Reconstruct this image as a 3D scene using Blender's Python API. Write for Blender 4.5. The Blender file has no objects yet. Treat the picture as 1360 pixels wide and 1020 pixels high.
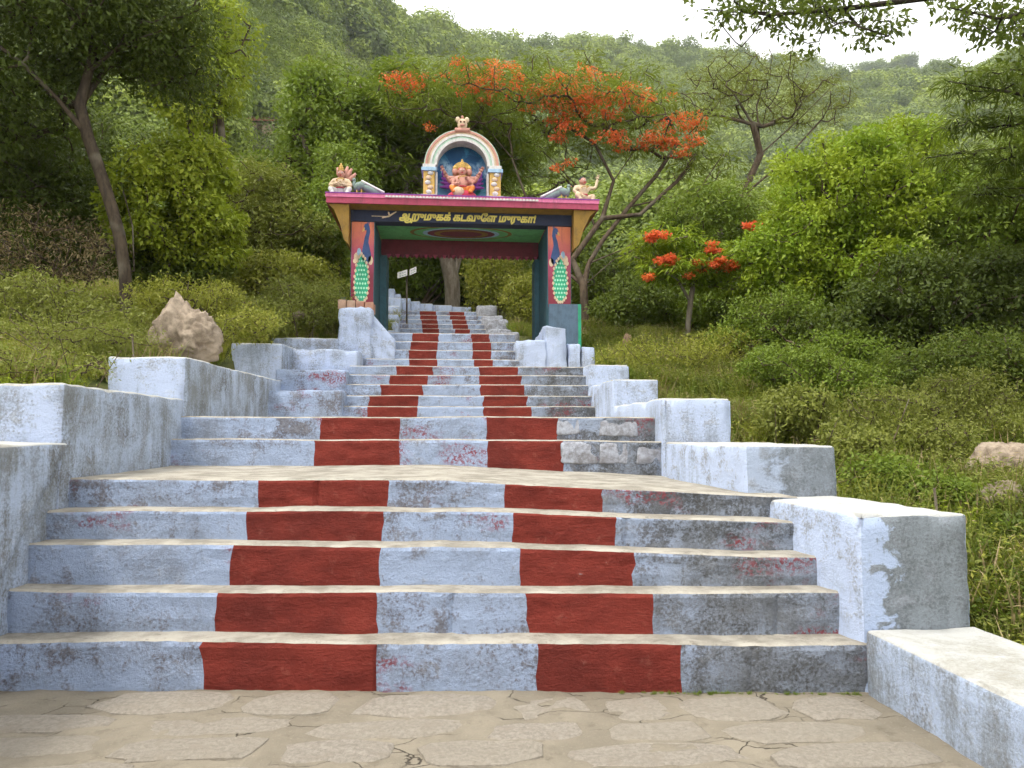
import bpy, bmesh, math, random
import numpy as np
from mathutils import noise as mnoise, Vector
rng = np.random.default_rng(7)
random.seed(7)
SC = bpy.context.scene
COL = SC.collection
# ------------------------------------------------------------------ camera
FPX, PSI, TH, EYE = 982.0, math.atan(88/982), math.atan(62/982), 1.5
cam = bpy.data.cameras.new('camera'); camo = bpy.data.objects.new('camera', cam); COL.objects.link(camo)
cam.sensor_width = 36; cam.lens = 36*FPX/1360; cam.clip_start = .05; cam.clip_end = 6000
camo.location = (0, 0, EYE); camo.rotation_euler = (math.pi/2+TH, 0, -PSI)
SC.camera = camo
# ------------------------------------------------------------------ world: bright overcast sky
SUN_EL, SUN_AZ = math.radians(58), math.radians(-118)     # azimuth from +Y towards +X
wd = bpy.data.worlds.new('World'); SC.world = wd; wd.use_nodes = True
nt = wd.node_tree; nt.nodes.clear()
out = nt.nodes.new('ShaderNodeOutputWorld'); bg = nt.nodes.new('ShaderNodeBackground')
sky = nt.nodes.new('ShaderNodeTexSky'); sky.sky_type = 'NISHITA'; sky.sun_disc = False
sky.sun_elevation = SUN_EL; sky.sun_rotation = SUN_AZ; sky.dust_density = 4; sky.air_density = 1.0
hs = nt.nodes.new('ShaderNodeHueSaturation'); hs.inputs['Saturation'].default_value = .12
tc = nt.nodes.new('ShaderNodeTexCoord'); cn = nt.nodes.new('ShaderNodeTexNoise'); cn.inputs['Scale'].default_value = 2.2; cn.inputs['Detail'].default_value = 5
cr = nt.nodes.new('ShaderNodeMapRange'); cr.inputs[1].default_value = .3; cr.inputs[2].default_value = .7; cr.inputs[3].default_value = 9.2; cr.inputs[4].default_value = 11.0
mx = nt.nodes.new('ShaderNodeMix'); mx.data_type = 'RGBA'; mx.inputs[0].default_value = .82
nt.links.new(sky.outputs[0], hs.inputs['Color'])
nt.links.new(tc.outputs['Generated'], cn.inputs['Vector']); nt.links.new(cn.outputs[0], cr.inputs[0])
nt.links.new(hs.outputs[0], mx.inputs[6]); nt.links.new(cr.outputs[0], mx.inputs[7])
nt.links.new(mx.outputs[2], bg.inputs[0]); bg.inputs[1].default_value = .14
nt.links.new(bg.outputs[0], out.inputs[0])
# ------------------------------------------------------------------ sun
sl = bpy.data.lights.new('sun', 'SUN'); sl.energy = 2.0; sl.angle = math.radians(12); sl.color = (1, .95, .87)
so = bpy.data.objects.new('sun', sl); COL.objects.link(so); so.location = (-20, -12, 40)
sd = Vector((math.sin(SUN_AZ)*math.cos(SUN_EL), math.cos(SUN_AZ)*math.cos(SUN_EL), math.sin(SUN_EL)))
so.rotation_euler = sd.to_track_quat('Z', 'Y').to_euler()
# ------------------------------------------------------------------ exposure
vs = SC.view_settings; vs.view_transform = 'Standard'; vs.look = 'None'; vs.exposure = 0.65; vs.gamma = 1; vs.use_curve_mapping = False
cy = SC.cycles; cy.max_bounces = 3; cy.diffuse_bounces = 3; cy.glossy_bounces = 1; cy.transmission_bounces = 2; cy.transparent_max_bounces = 2; cy.volume_bounces = 0
cy.use_denoising = True; cy.use_adaptive_sampling = True; cy.adaptive_threshold = .05; cy.caustics_reflective = False; cy.caustics_refractive = False
# ------------------------------------------------------------------ measuring: pixel of the photo + distance up the stair -> place
def at(px, py, Y):
    a = (px-680)/FPX; b = (510-py)/FPX
    f = math.cos(TH)-b*math.sin(TH); u = math.sin(TH)+b*math.cos(TH)
    X = a*math.cos(PSI)+f*math.sin(PSI); D = -a*math.sin(PSI)+f*math.cos(PSI)
    return np.array((X/D*Y, Y, EYE+u/D*Y))
def pxm(Y): return FPX/Y
# ------------------------------------------------------------------ material helpers
class NT:
    def __init__(s, name):
        s.m = bpy.data.materials.new(name); s.m.use_nodes = True; s.t = s.m.node_tree; s.n = s.t.nodes
        s.b = s.n['Principled BSDF']; s.o = s.n['Material Output']
        s.pos = None
    def add(s, typ, **k):
        x = s.n.new(typ)
        for a, v in k.items(): setattr(x, a, v)
        return x
    def ln(s, a, b): s.t.links.new(a, b)
    def P(s):
        if s.pos is None: s.pos = s.add('ShaderNodeNewGeometry').outputs['Position']
        return s.pos
    def map(s, scale=(1, 1, 1), loc=(0, 0, 0)):
        m = s.add('ShaderNodeMapping'); m.inputs['Scale'].default_value = scale; m.inputs['Location'].default_value = loc
        s.ln(s.P(), m.inputs[0]); return m.outputs[0]
    def noise(s, scale, detail=6, rough=.6, vec=None, dist=0):
        n = s.add('ShaderNodeTexNoise'); n.inputs['Scale'].default_value = scale; n.inputs['Detail'].default_value = detail
        n.inputs['Roughness'].default_value = rough; n.inputs['Distortion'].default_value = dist
        s.ln(vec if vec is not None else s.P(), n.inputs['Vector']); return n.outputs[0]
    def ramp(s, x, lo, hi, a=0., b=1.):
        r = s.add('ShaderNodeMapRange'); r.interpolation_type = 'SMOOTHSTEP'
        for i, v in zip((1, 2, 3, 4), (lo, hi, a, b)): r.inputs[i].default_value = v
        s.ln(x, r.inputs[0]); return r.outputs[0]
    def math(s, op, a, b):
        m = s.add('ShaderNodeMath', operation=op)
        for i, v in enumerate((a, b)):
            if isinstance(v, (int, float)): m.inputs[i].default_value = v
            else: s.ln(v, m.inputs[i])
        return m.outputs[0]
    def mix(s, f, a, b):
        m = s.add('ShaderNodeMix', data_type='RGBA')
        for i, v in ((0, f), (6, a), (7, b)):
            if isinstance(v, (int, float)): m.inputs[i].default_value = v
            elif isinstance(v, tuple): m.inputs[i].default_value = (*v, 1)
            else: s.ln(v, m.inputs[i])
        return m.outputs[2]
    def bump(s, h, strength=.4, dist=.01):
        b = s.add('ShaderNodeBump'); b.inputs['Strength'].default_value = strength; b.inputs['Distance'].default_value = dist
        s.ln(h, b.inputs['Height']); s.ln(b.outputs[0], s.b.inputs['Normal'])
    def fin(s, col, rough=.85, spec=.25):
        if isinstance(col, tuple): s.b.inputs['Base Color'].default_value = (*col, 1)
        else: s.ln(col, s.b.inputs['Base Color'])
        s.b.inputs['Roughness'].default_value = rough; s.b.inputs['Specular IOR Level'].default_value = spec
        return s.m
def wash(name, base, grey, dark, red=0., patch=(.46, .66), streak=.55, speck=(.6, .72), worn=None, relief=.6):
    """weathered lime wash over cement: patches, run-down streaks, clustered flakes, old red paint showing through.
    worn = (x0, x1, base, grey, dark): along the stair's width the wash gives way to bare dirty stone from x0 to x1"""
    t = NT(name)
    n1 = t.noise(1.5, 8, .68, dist=.5); n2 = t.noise(1, 8, .7, t.map((7, 7, 1.3)), .25)
    n3 = t.noise(52, 6, .72); n4 = t.noise(6.5, 9, .72, t.map((1, 1, 1.3), (3, 8, 2)), .3); n5 = t.noise(1.1, 4, .6, t.map((1, 1, 1.6), (7, 3, 1)))
    if worn:
        sx = t.add('ShaderNodeSeparateXYZ'); t.ln(t.P(), sx.inputs[0]); xx = t.math('ADD', sx.outputs[0], t.math('MULTIPLY', t.math('SUBTRACT', n4, .5), 1.1))
        g = t.ramp(xx, worn[0], worn[1]); base, grey, dark = (t.mix(g, p, q) for p, q in zip((base, grey, dark), worn[2:]))
    f = t.math('ADD', t.math('MULTIPLY', n1, 1-streak*.5), t.math('MULTIPLY', n2, streak*.5))
    f = t.math('ADD', f, t.math('MULTIPLY', t.math('SUBTRACT', n3, .5), .35))
    if worn: f = t.math('ADD', f, t.math('MULTIPLY', g, .06))
    c = t.mix(t.ramp(f, *patch), base, grey)
    wear = t.math('ADD', t.math('MULTIPLY', n3, .32), t.math('ADD', t.math('MULTIPLY', n4, .46), t.math('MULTIPLY', n5, .36)))
    wear = t.math('ADD', wear, t.math('MULTIPLY', t.math('SUBTRACT', n2, .5), .22))
    if worn: wear = t.math('ADD', wear, t.math('MULTIPLY', g, .03))
    c = t.mix(t.math('MULTIPLY', t.ramp(wear, speck[0]+.03, speck[1]+.055), .8), c, dark)
    if red > 0:
        r1 = t.noise(1.35, 4, .6, t.map((1, 1, 2), (9, 1, 4))); r2 = t.noise(40, 5, .7, t.map((1, 1, 1), (5, 5, 5)))
        rf = t.math('MULTIPLY', t.ramp(r1, .57, .68), t.ramp(r2, .47, .54))
        c = t.mix(t.math('MULTIPLY', rf, red), c, (.24, .05, .06))
    c = t.mix(t.math('MULTIPLY', t.ramp(n4, .5, .75), .3), c, (.72, .78, .88) if not worn else (.62, .68, .78))
    t.bump(t.math('ADD', n3, t.math('MULTIPLY', n4, 2.4)), relief, .016)
    return t.fin(c, .9, .15)
M = {}
M['wash'] = wash('blue_wash', (.444, .516, .679), (.266, .300, .355), (.170, .165, .152), 0, (.44, .66), .8, (.545, .64))
M['wash_bright'] = wash('bright_wash', (.509, .594, .782), (.317, .367, .456), (.203, .196, .188), 0, (.45, .66), 1., (.55, .64))
M['wash_kerb'] = wash('kerb_wash', (.442, .525, .683), (.250, .275, .302), (.149, .140, .135), 0, (.41, .60), 1.1, (.54, .635))
M['wash_left'] = wash('stained_shaded_wash', (.403, .478, .617), (.218, .236, .249), (.113, .112, .106), 0, (.40, .60), .9, (.535, .63))  # stains, plus the left wall's shaded inner side darkened into the base colour
M['cement'] = wash('grey_cement', (.379, .457, .617), (.290, .360, .498), (.227, .235, .252), 0, (.45, .7), .4, (.56, .68), worn=(2.50, 2.60, (.218, .246, .269), (.133, .150, .163), (.090, .094, .095)))
M['cement_b'] = wash('grey_cement_second', (.355, .416, .529), (.242, .292, .383), (.181, .188, .201), 0, (.42, .66), .4, (.54, .66), worn=(2.34, 2.5, (.242, .274, .317), (.137, .154, .168), (.090, .094, .095)))
M['cap'] = wash('wall_cap', (.521, .521, .496), (.353, .336, .286), (.185, .168, .126), 0, (.46, .7), 0., (.6, .72))
M['riser'] = wash('riser_wash', (.347, .424, .582), (.226, .257, .316), (.108, .088, .083), .9, (.45, .68), .3, (.535, .615), worn=(.9, 1.7, (.275, .316, .389), (.154, .163, .177), (.062, .059, .053)), relief=.85)
def redpaint():
    t = NT('red_paint'); n = t.noise(3, 7, .65, t.map((1, 1, 2.2))); n2 = t.noise(44, 5, .65, t.map((.5, 1, 1.6))); n3 = t.noise(1.3, 5, .6); n4 = t.noise(9, 8, .72, t.map((1, 1, 1), (2, 6, 3)))
    c = t.mix(t.ramp(n, .35, .7), (.220, .038, .027), (.140, .023, .017))
    c = t.mix(t.math('MULTIPLY', t.ramp(n2, .56, .70), .45), c, (.28, .065, .048))
    c = t.mix(t.math('MULTIPLY', t.ramp(n3, .50, .66), .55), c, (.12, .024, .019))
    c = t.mix(t.math('MULTIPLY', t.ramp(n4, .56, .72), .4), c, (.34, .12, .09))
    ch = t.math('ADD', t.math('MULTIPLY', n2, .4), t.math('MULTIPLY', n4, .6)); c = t.mix(t.ramp(ch, .655, .68), c, (.30, .31, .34))
    t.bump(t.math('ADD', n2, t.math('MULTIPLY', n4, 2.6)), .8, .016); return t.fin(c, .85, .15)
M['red'] = redpaint()
def sandy(name, a, b, d, s=1.):
    t = NT(name); n = t.noise(2.2*s, 8, .65); n2 = t.noise(55*s, 4, .6); n3 = t.noise(9*s, 6, .7)
    c = t.mix(t.ramp(n, .36, .66), a, b); c = t.mix(t.math('MULTIPLY', t.ramp(n3, .56, .72), .6), c, d)
    c = t.mix(t.math('MULTIPLY', t.ramp(n2, .55, .75), .35), c, (.56, .52, .42))
    t.bump(t.math('ADD', n2, t.math('MULTIPLY', n3, 2)), .5, .01); return t.fin(c, .93, .12)
M['tread'] = sandy('sandy_tread', (.42, .39, .33), (.25, .228, .188), (.11, .096, .075), 2.2)
def paving():
    t = NT('paving_cement'); n = t.noise(1.8, 8, .65); n2 = t.noise(60, 5, .65); n3 = t.noise(7, 7, .7)
    c = t.mix(t.ramp(n, .36, .66), (.205, .178, .135), (.27, .235, .178)); c = t.mix(t.math('MULTIPLY', t.ramp(n3, .52, .70), .65), c, (.135, .113, .082))
    c = t.mix(t.math('MULTIPLY', t.ramp(n2, .55, .72), .4), c, (.36, .32, .25))
    vo = t.add('ShaderNodeTexVoronoi', feature='DISTANCE_TO_EDGE'); vo.inputs['Scale'].default_value = 2.6; wv = t.add('ShaderNodeVectorMath', operation='ADD'); nn = t.add('ShaderNodeTexNoise'); nn.inputs['Scale'].default_value = 5; nn.inputs['Detail'].default_value = 4
    sc_ = t.add('ShaderNodeVectorMath', operation='SCALE'); sc_.inputs[3].default_value = .22; t.ln(t.P(), nn.inputs['Vector']); t.ln(nn.outputs['Color'], sc_.inputs[0]); t.ln(t.map((1, 1.9, 1)), wv.inputs[0]); t.ln(sc_.outputs[0], wv.inputs[1]); t.ln(wv.outputs[0], vo.inputs['Vector'])
    crack = t.math('MULTIPLY', t.ramp(vo.outputs['Distance'], .004, .016, 1, 0), t.ramp(t.noise(1.6, 3, .5, t.map((1, 1, 1), (4, 4, 4))), .52, .58))
    c = t.mix(crack, c, (.075, .064, .05)); t.bump(t.math('SUBTRACT', t.math('ADD', n2, t.math('MULTIPLY', n3, 2)), t.math('MULTIPLY', crack, 4)), .6, .01); return t.fin(c, .93, .12)
M['paving'] = paving()
def stone(name, a, b, d, sc=14, tint=(.46, .39, .27)):
    t = NT(name); n = t.noise(sc, 8, .72); n2 = t.noise(sc*.18, 4, .6); oi = t.add('ShaderNodeObjectInfo')
    c = t.mix(t.ramp(n, .34, .66), a, b); c = t.mix(t.math('MULTIPLY', t.ramp(n2, .5, .7), .7), c, d)
    c = t.mix(t.math('MULTIPLY', oi.outputs['Random'], .45), c, tint)
    t.bump(n, .9, .02); return t.fin(c, .92, .15)
M['flag'] = stone('flagstone', (.37, .33, .275), (.25, .22, .18), (.29, .25, .20), 45, (.31, .275, .215))
M['rock'] = stone('rock', (.40, .325, .245), (.17, .13, .095), (.33, .275, .215), 7, (.30, .245, .18))
M['rubble'] = stone('rubble', (.46, .49, .56), (.20, .195, .20), (.13, .115, .105), 16, (.30, .30, .32))
M['pinkstone'] = stone('pink_stone', (.42, .25, .17), (.30, .18, .12), (.36, .26, .2), 8)
M['rust'] = stone('rusty_roof', (.36, .13, .075), (.22, .085, .055), (.28, .15, .10), 3, (.30, .12, .08))
M['brick'] = stone('brick', (.42, .20, .13), (.30, .15, .11), (.5, .40, .34), 14)
def soil():
    t = NT('soil'); n = t.noise(.8, 8, .65); n2 = t.noise(12, 6, .7)
    c = t.mix(t.ramp(n, .38, .62), (.075, .098, .030), (.125, .125, .046)); c = t.mix(t.math('MULTIPLY', t.ramp(n2, .5, .7), .7), c, (.05, .058, .02))
    t.bump(n2, .8, .05); return t.fin(c, .95, .1)
M['soil'] = soil()
def paint(name, col, var=.25, rough=.7, sc=9):
    t = NT(name); n = t.noise(sc, 6, .65); n2 = t.noise(sc*5, 3, .6); n3 = t.noise(1, 7, .7, t.map((8, 8, .9))); n4 = t.noise(2.6, 7, .7)
    dk = tuple(x*.55 for x in col); lt = tuple(min(1, x*1.1+.04) for x in col); dirt = tuple(x*.35+.03 for x in col)
    c = t.mix(t.math('MULTIPLY', t.ramp(n, .45, .7), var*2), col, dk); c = t.mix(t.math('MULTIPLY', t.ramp(n2, .55, .75), var), c, lt)
    c = t.mix(t.math('MULTIPLY', t.ramp(t.math('ADD', t.math('MULTIPLY', n3, .6), t.math('MULTIPLY', n4, .4)), .48, .64), .6), c, dirt)
    t.bump(t.math('ADD', n2, n), .3, .008); return t.fin(c, rough, .3)
for k, c in dict(pink=(.66, .17, .32), rose=(.40, .065, .12), white=(.64, .62, .60), mustard=(.27, .155, .028), navy=(.022, .028, .060),
                 slate=(.10, .155, .215), teal=(.045, .115, .145), soffit=(.16, .46, .17), maroon=(.19, .035, .05), yellow=(.74, .62, .16), cream=(.66, .50, .34),
                 skin=(.56, .28, .22), crimson=(.55, .05, .09), orange=(.78, .25, .05), purple=(.26, .06, .33), blue=(.05, .16, .42), lightblue=(.35, .52, .68),
                 emerald=(.035, .38, .20), mint=(.40, .75, .55), peacock=(.05, .09, .22), brown=(.16, .08, .04), black=(.02, .02, .022), gold=(.65, .42, .12), palegreen=(.45, .62, .50), greygreen=(.25, .33, .30)).items():
    M[k] = paint('paint_'+k, c)
def grad_panel():
    t = NT('peacock_panel_paint'); s = t.add('ShaderNodeSeparateXYZ'); t.ln(t.P(), s.inputs[0]); n = t.noise(4, 4, .6)
    z = t.math('ADD', s.outputs[2], t.math('MULTIPLY', n, .5))
    c = t.mix(t.ramp(z, 5.1, 5.75), (.42, .075, .15), (.62, .19, .10)); c = t.mix(t.ramp(z, 4.5, 5.3), (.22, .03, .05), c)
    d = t.noise(1, 7, .7, t.map((8, 8, 1.))); c = t.mix(t.math('MULTIPLY', t.ramp(d, .48, .66), .5), c, (.14, .05, .06))
    return t.fin(c, .7, .3)
M['panel'] = grad_panel()
def skypaint():
    t = NT('niche_backdrop_paint'); s = t.add('ShaderNodeSeparateXYZ'); t.ln(t.P(), s.inputs[0]); n = t.noise(3.2, 6, .65, dist=.6)
    c = t.mix(t.ramp(n, .42, .60), (.02, .10, .26), (.42, .58, .72)); c2 = t.mix(t.ramp(n, .4, .6), (.03, .26, .20), (.16, .42, .62))
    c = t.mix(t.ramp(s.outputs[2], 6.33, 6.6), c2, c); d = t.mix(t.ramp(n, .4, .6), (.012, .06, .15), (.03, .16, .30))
    c = t.mix(t.ramp(s.outputs[2], 6.75, 7.05), c, d); return t.fin(c, .7, .3)  # upper part darkened: shade of the recess under the arch, put into the paint
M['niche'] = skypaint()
def bark(name, a, b, sc=10):
    t = NT(name); n = t.noise(sc, 7, .7, t.map((1, 1, .25))); n2 = t.noise(2, 3, .5)
    c = t.mix(t.ramp(n, .35, .68), a, b); c = t.mix(t.math('MULTIPLY', t.ramp(n2, .5, .7), .5), c, (.22, .20, .15))
    t.bump(n, .9, .03); return t.fin(c, .95, .1)
M['bark'] = bark('bark_brown', (.13, .095, .065), (.055, .04, .028))
M['bark_pale'] = bark('bark_pale', (.26, .22, .17), (.13, .105, .075))
M['bark_mid'] = bark('bark_mid', (.095, .072, .05), (.04, .031, .023))
M['bark_dark'] = bark('bark_dark', (.06, .048, .036), (.03, .025, .02))
def leaf(name, a, b, c3, trans=.35, rough=.5):
    t = NT(name); g = t.add('ShaderNodeNewGeometry'); r = g.outputs['Random Per Island']; n = t.noise(.9, 3, .5, g.outputs['Position'])
    c = t.mix(r, a, b); c = t.mix(t.math('MULTIPLY', t.ramp(n, .42, .62), .75), c, c3)
    t.fin(c, rough, .25); tr = t.add('ShaderNodeBsdfTranslucent'); t.ln(t.mix(.35, c, (.20, .26, .02)), tr.inputs[0])
    ms = t.add('ShaderNodeMixShader'); ms.inputs[0].default_value = trans
    t.ln(t.b.outputs[0], ms.inputs[1]); t.ln(tr.outputs[0], ms.inputs[2]); t.ln(ms.outputs[0], t.o.inputs['Surface']); return t.m
M['lf_mid'] = leaf('leaf_mid', (.131, .199, .025), (.228, .291, .039), (.177, .257, .028), .4)
M['lf_dark'] = leaf('leaf_dark', (.089, .135, .021), (.160, .199, .032), (.120, .160, .025), .4)
M['lf_shade'] = leaf('leaf_shaded_green', (.062, .092, .016), (.115, .15, .026), (.085, .118, .02), .35)  # dark green leaves, deepened further so the undergrowth's shade is in the colour
M['lf_yel'] = leaf('leaf_yellow_green', (.228, .296, .023), (.388, .427, .041), (.296, .370, .027), .4)
M['lf_lime'] = leaf('leaf_lime', (.194, .308, .021), (.296, .393, .030), (.342, .416, .030), .42)
M['lf_olive'] = leaf('leaf_olive', (.182, .211, .039), (.274, .291, .059), (.217, .234, .048), .4)
M['lf_grass'] = leaf('leaf_weed', (.228, .262, .030), (.388, .376, .071), (.296, .308, .043), .4)
M['lf_dry'] = leaf('leaf_dry', (.308, .234, .114), (.433, .342, .177), (.217, .154, .074), .2)
M['lf_hill'] = leaf('leaf_hill', (.164, .235, .041), (.274, .335, .062), (.218, .278, .050), .3)
M['lf_hill_b'] = leaf('leaf_hill_light', (.260, .335, .043), (.355, .420, .066), (.301, .370, .054), .3)
M['lf_hill_c'] = leaf('leaf_hill_dark', (.124, .177, .041), (.205, .256, .060), (.150, .214, .048), .3)
M['lf_flame'] = leaf('leaf_flame_tree', (.160, .217, .032), (.262, .308, .046), (.205, .268, .034), .4)
M['flower'] = leaf('flame_flower', (.85, .11, .03), (.95, .30, .09), (.90, .14, .06), .45)
# ------------------------------------------------------------------ object helpers
def link(o, parent=None):
    COL.objects.link(o)
    if parent is not None: o.parent = parent
    return o
def wloc(o):
    v = np.zeros(3)
    while o is not None: v += np.array(o.location); o = o.parent
    return v
def tag(o, label, cat, group=None, kind=None):
    if label: o['label'] = label
    if cat: o['category'] = cat
    if group: o['group'] = group
    if kind: o['kind'] = kind
    return o
def thing(name, loc, label, cat, group=None):
    o = bpy.data.objects.new(name, None); o.empty_display_size = .2; o.location = loc; link(o); return tag(o, label, cat, group)
def obj(name, V, F, mats, parent=None, origin=None, mi=None, smooth=False, kind=None):
    """one mesh object from world-space vertices; F: (n,k) array or list of index tuples"""
    V = np.asarray(V, float).reshape(-1, 3)
    base = wloc(parent) if parent is not None else np.zeros(3)
    org = np.asarray(origin, float) if origin is not None else base
    V = V-org
    me = bpy.data.meshes.new(name)
    if isinstance(F, np.ndarray):
        n, k = F.shape
        me.vertices.add(len(V)); me.vertices.foreach_set('co', V.astype(np.float32).ravel())
        me.loops.add(n*k); me.loops.foreach_set('vertex_index', F.astype(np.int32).ravel())
        me.polygons.add(n); me.polygons.foreach_set('loop_start', np.arange(0, n*k, k, dtype=np.int32)); me.polygons.foreach_set('loop_total', np.full(n, k, np.int32))
        me.update(calc_edges=True)
    else:
        me.from_pydata(V.tolist(), [], [tuple(f) for f in F])
    if not isinstance(mats, (list, tuple)): mats = [mats]
    for m in mats: me.materials.append(M[m] if isinstance(m, str) else m)
    if mi is not None: me.polygons.foreach_set('material_index', np.asarray(mi, np.int32))
    if smooth: me.polygons.foreach_set('use_smooth', np.ones(len(me.polygons), bool))
    me.update()
    o = bpy.data.objects.new(name, me); link(o, parent); o.location = org-base
    if kind: o['kind'] = kind
    return o
class MB:
    """collects pieces of one part"""
    def __init__(s): s.v = []; s.f = []; s.m = []; s.n = 0
    def add(s, V, F, m=0):
        V = np.asarray(V, float).reshape(-1, 3)
        s.v.append(V)
        for f in (F.tolist() if isinstance(F, np.ndarray) else F): s.f.append(tuple(int(i)+s.n for i in f)); s.m.append(m)
        s.n += len(V); return s
    def box(s, x0, x1, y0, y1, z0, z1, m=0):
        V = [(x, y, z) for x in (x0, x1) for y in (y0, y1) for z in (z0, z1)]
        return s.add(V, [(0, 1, 3, 2), (4, 6, 7, 5), (0, 4, 5, 1), (2, 3, 7, 6), (0, 2, 6, 4), (1, 5, 7, 3)], m)
    def prism(s, poly, axis, a, b, m=0):
        """2-D polygon extruded along axis ('x': poly is y,z; 'y': poly is x,z; 'z': poly is x,y)"""
        n = len(poly)
        def mk(p, t): return {'x': (t, p[0], p[1]), 'y': (p[0], t, p[1]), 'z': (p[0], p[1], t)}[axis]
        V = [mk(p, a) for p in poly]+[mk(p, b) for p in poly]
        return s.add(V, [tuple(range(n))[::-1], tuple(range(n, 2*n))]+[(i, (i+1) % n, (i+1) % n+n, i+n) for i in range(n)], m)
    def ball(s, c, r, m=0, seg=12, rings=8):
        r = np.ones(3)*r; V = []; F = []
        for i in range(rings+1):
            a = math.pi*i/rings
            for j in range(seg):
                b = 2*math.pi*j/seg; V.append((c[0]+r[0]*math.sin(a)*math.cos(b), c[1]+r[1]*math.sin(a)*math.sin(b), c[2]+r[2]*math.cos(a)))
        for i in range(rings):
            for j in range(seg): F.append((i*seg+j, (i+1)*seg+j, (i+1)*seg+(j+1) % seg, i*seg+(j+1) % seg))
        return s.add(V, F, m)
    def tube(s, pts, rad, m=0, sides=8):
        V, F = tube(pts, rad, sides); return s.add(V, F, m)
    def build(s, name, mats, parent=None, smooth=False, origin=None):
        return obj(name, np.concatenate(s.v), s.f, mats, parent, origin, s.m, smooth)
def tube(pts, rad, sides=8):
    pts = np.asarray(pts, float); n = len(pts); rad = np.ones(n)*rad if np.isscalar(rad) else np.asarray(rad)
    T = np.gradient(pts, axis=0); T /= np.linalg.norm(T, axis=1)[:, None]+1e-9
    V = []; up = np.array((.13, .97, .2)) if abs(T[0][2]) > .5 else np.array((0, 0, 1.))
    for i in range(n):
        a = np.cross(T[i], up); a /= np.linalg.norm(a)+1e-9; b = np.cross(T[i], a)
        for j in range(sides):
            t = 2*math.pi*j/sides; V.append(pts[i]+rad[i]*(a*math.cos(t)+b*math.sin(t)))
    F = [(i*sides+j, i*sides+(j+1) % sides, (i+1)*sides+(j+1) % sides, (i+1)*sides+j) for i in range(n-1) for j in range(sides)]
    F += [tuple(range(sides))[::-1], tuple((n-1)*sides+j for j in range(sides))]
    return np.array(V), F
def vnoise(P, s, seed=0.):
    return np.array([mnoise.noise((p[0]*s+seed, p[1]*s+seed*1.7, p[2]*s-seed)) for p in P])
def rough_box(x0, x1, y0, y1, z0, z1, seg=.07, amp=.012, r=.025, seed=0.):
    """a plastered block: gridded faces, softened arrises, uneven surface"""
    def ticks(a, b):
        n = max(2, min(60, int((b-a)/seg))); rr = min(r, (b-a)*.3)
        return np.concatenate(([a, a+rr*.4], np.linspace(a+rr, b-rr, n), [b-rr*.4, b]))
    X, Y, Z = ticks(x0, x1), ticks(y0, y1), ticks(z0, z1); V = []; F = []; key = {}
    def vid(p):
        k = tuple(np.round(p, 5))
        if k not in key: key[k] = len(V); V.append(p)
        return key[k]
    for ax, (A, B) in ((0, (Y, Z)), (1, (X, Z)), (2, (X, Y))):
        for side in (0, 1):
            c = ((x0, x1), (y0, y1), (z0, z1))[ax][side]
            def mk(a, b): return {0: (c, a, b), 1: (a, c, b), 2: (a, b, c)}[ax]
            for i in range(len(A)-1):
                for j in range(len(B)-1):
                    q = [vid(mk(A[i], B[j])), vid(mk(A[i+1], B[j])), vid(mk(A[i+1], B[j+1])), vid(mk(A[i], B[j+1]))]
                    flip = (side == 0) ^ (ax == 1)
                    F.append(tuple(q[::-1] if flip else q))
    V = np.array(V); lo = np.array((x0+r, y0+r, z0+r)); hi = np.array((x1-r, y1-r, z1-r)); mid = (lo+hi)/2
    lo = np.minimum(lo, mid); hi = np.maximum(hi, mid)
    c = np.clip(V, lo, hi); d = V-c; L = np.linalg.norm(d, axis=1)[:, None]+1e-9; N = d/L; V = c+N*np.minimum(L, r)
    h = vnoise(V, 2.1, seed)*amp+vnoise(V, 8, seed+3)*amp*.55+vnoise(V, 22, seed+5)*amp*.25
    ed = ((np.abs(N) > .22).sum(1) >= 2); chip = np.clip(vnoise(V, 3.3, seed+11)*.7+vnoise(V, 9, seed+7)*.5-.12, 0, 1)*.075*min(1, amp/.012)*ed
    return V+N*(h-chip)[:, None], F, N
# ================================================================== TERRAIN
TY = np.array([-60, -10, 2, 4.2, 5, 6, 8, 10, 12, 14.4, 18, 22, 28, 40, 60.])
ZR = np.array([-1.2, -.5, -.06, .05, .42, .72, 1.12, 1.65, 2.25, 2.9, 3.75, 4.7, 6.2, 10.5, 19])
ZL = np.array([-.8, .2, .8, 1.15, 1.40, 1.64, 1.98, 2.26, 2.76, 3.2, 4.0, 4.9, 6.3, 10.5, 19])
RIDGE_PX = np.array([-900, -300, 0, 250, 400, 490, 560, 620, 720, 760, 820, 900, 1000, 1080, 1150, 1300, 1700, 2600])
RIDGE_PY = np.array([-60, -150, -160, -120, -20, 44, 58, 66, 76, 68, 76, 92, 110, 132, 160, 180, 150, 200])
RIDGE_R = np.array([170, 170, 175, 185, 200, 240, 280, 320, 360, 380, 400, 420, 430, 430, 420, 400, 330, 300.])
def ridge(a):
    px = 680+FPX*np.tan(np.clip(np.arctan(a)-PSI, -1.2, 1.2)); px = np.clip(px, -900, 2600)
    py = np.interp(px, RIDGE_PX, RIDGE_PY); R = np.interp(px, RIDGE_PX, RIDGE_R)
    return np.tan(np.arctan((510-py)/FPX)+TH), R
CUT_Y = [-60, 4.1, 5.3, 7, 8, 11.4, 12.2, 13.2, 13.7, 17.5, 18.5, 23.2, 24]
CUT_L = [-3.5, -3.5, -3.48, -3.45, -3.40, -3.22, -3.15, -2.92, -2.0, -1.95, -1.3, -1.3, -.3]
CUT_R = [3.05, 3.05, 2.95, 2.80, 2.76, 2.82, 2.85, 2.75, 2.62, 2.62, 1.75, 1.75, .8]
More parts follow.
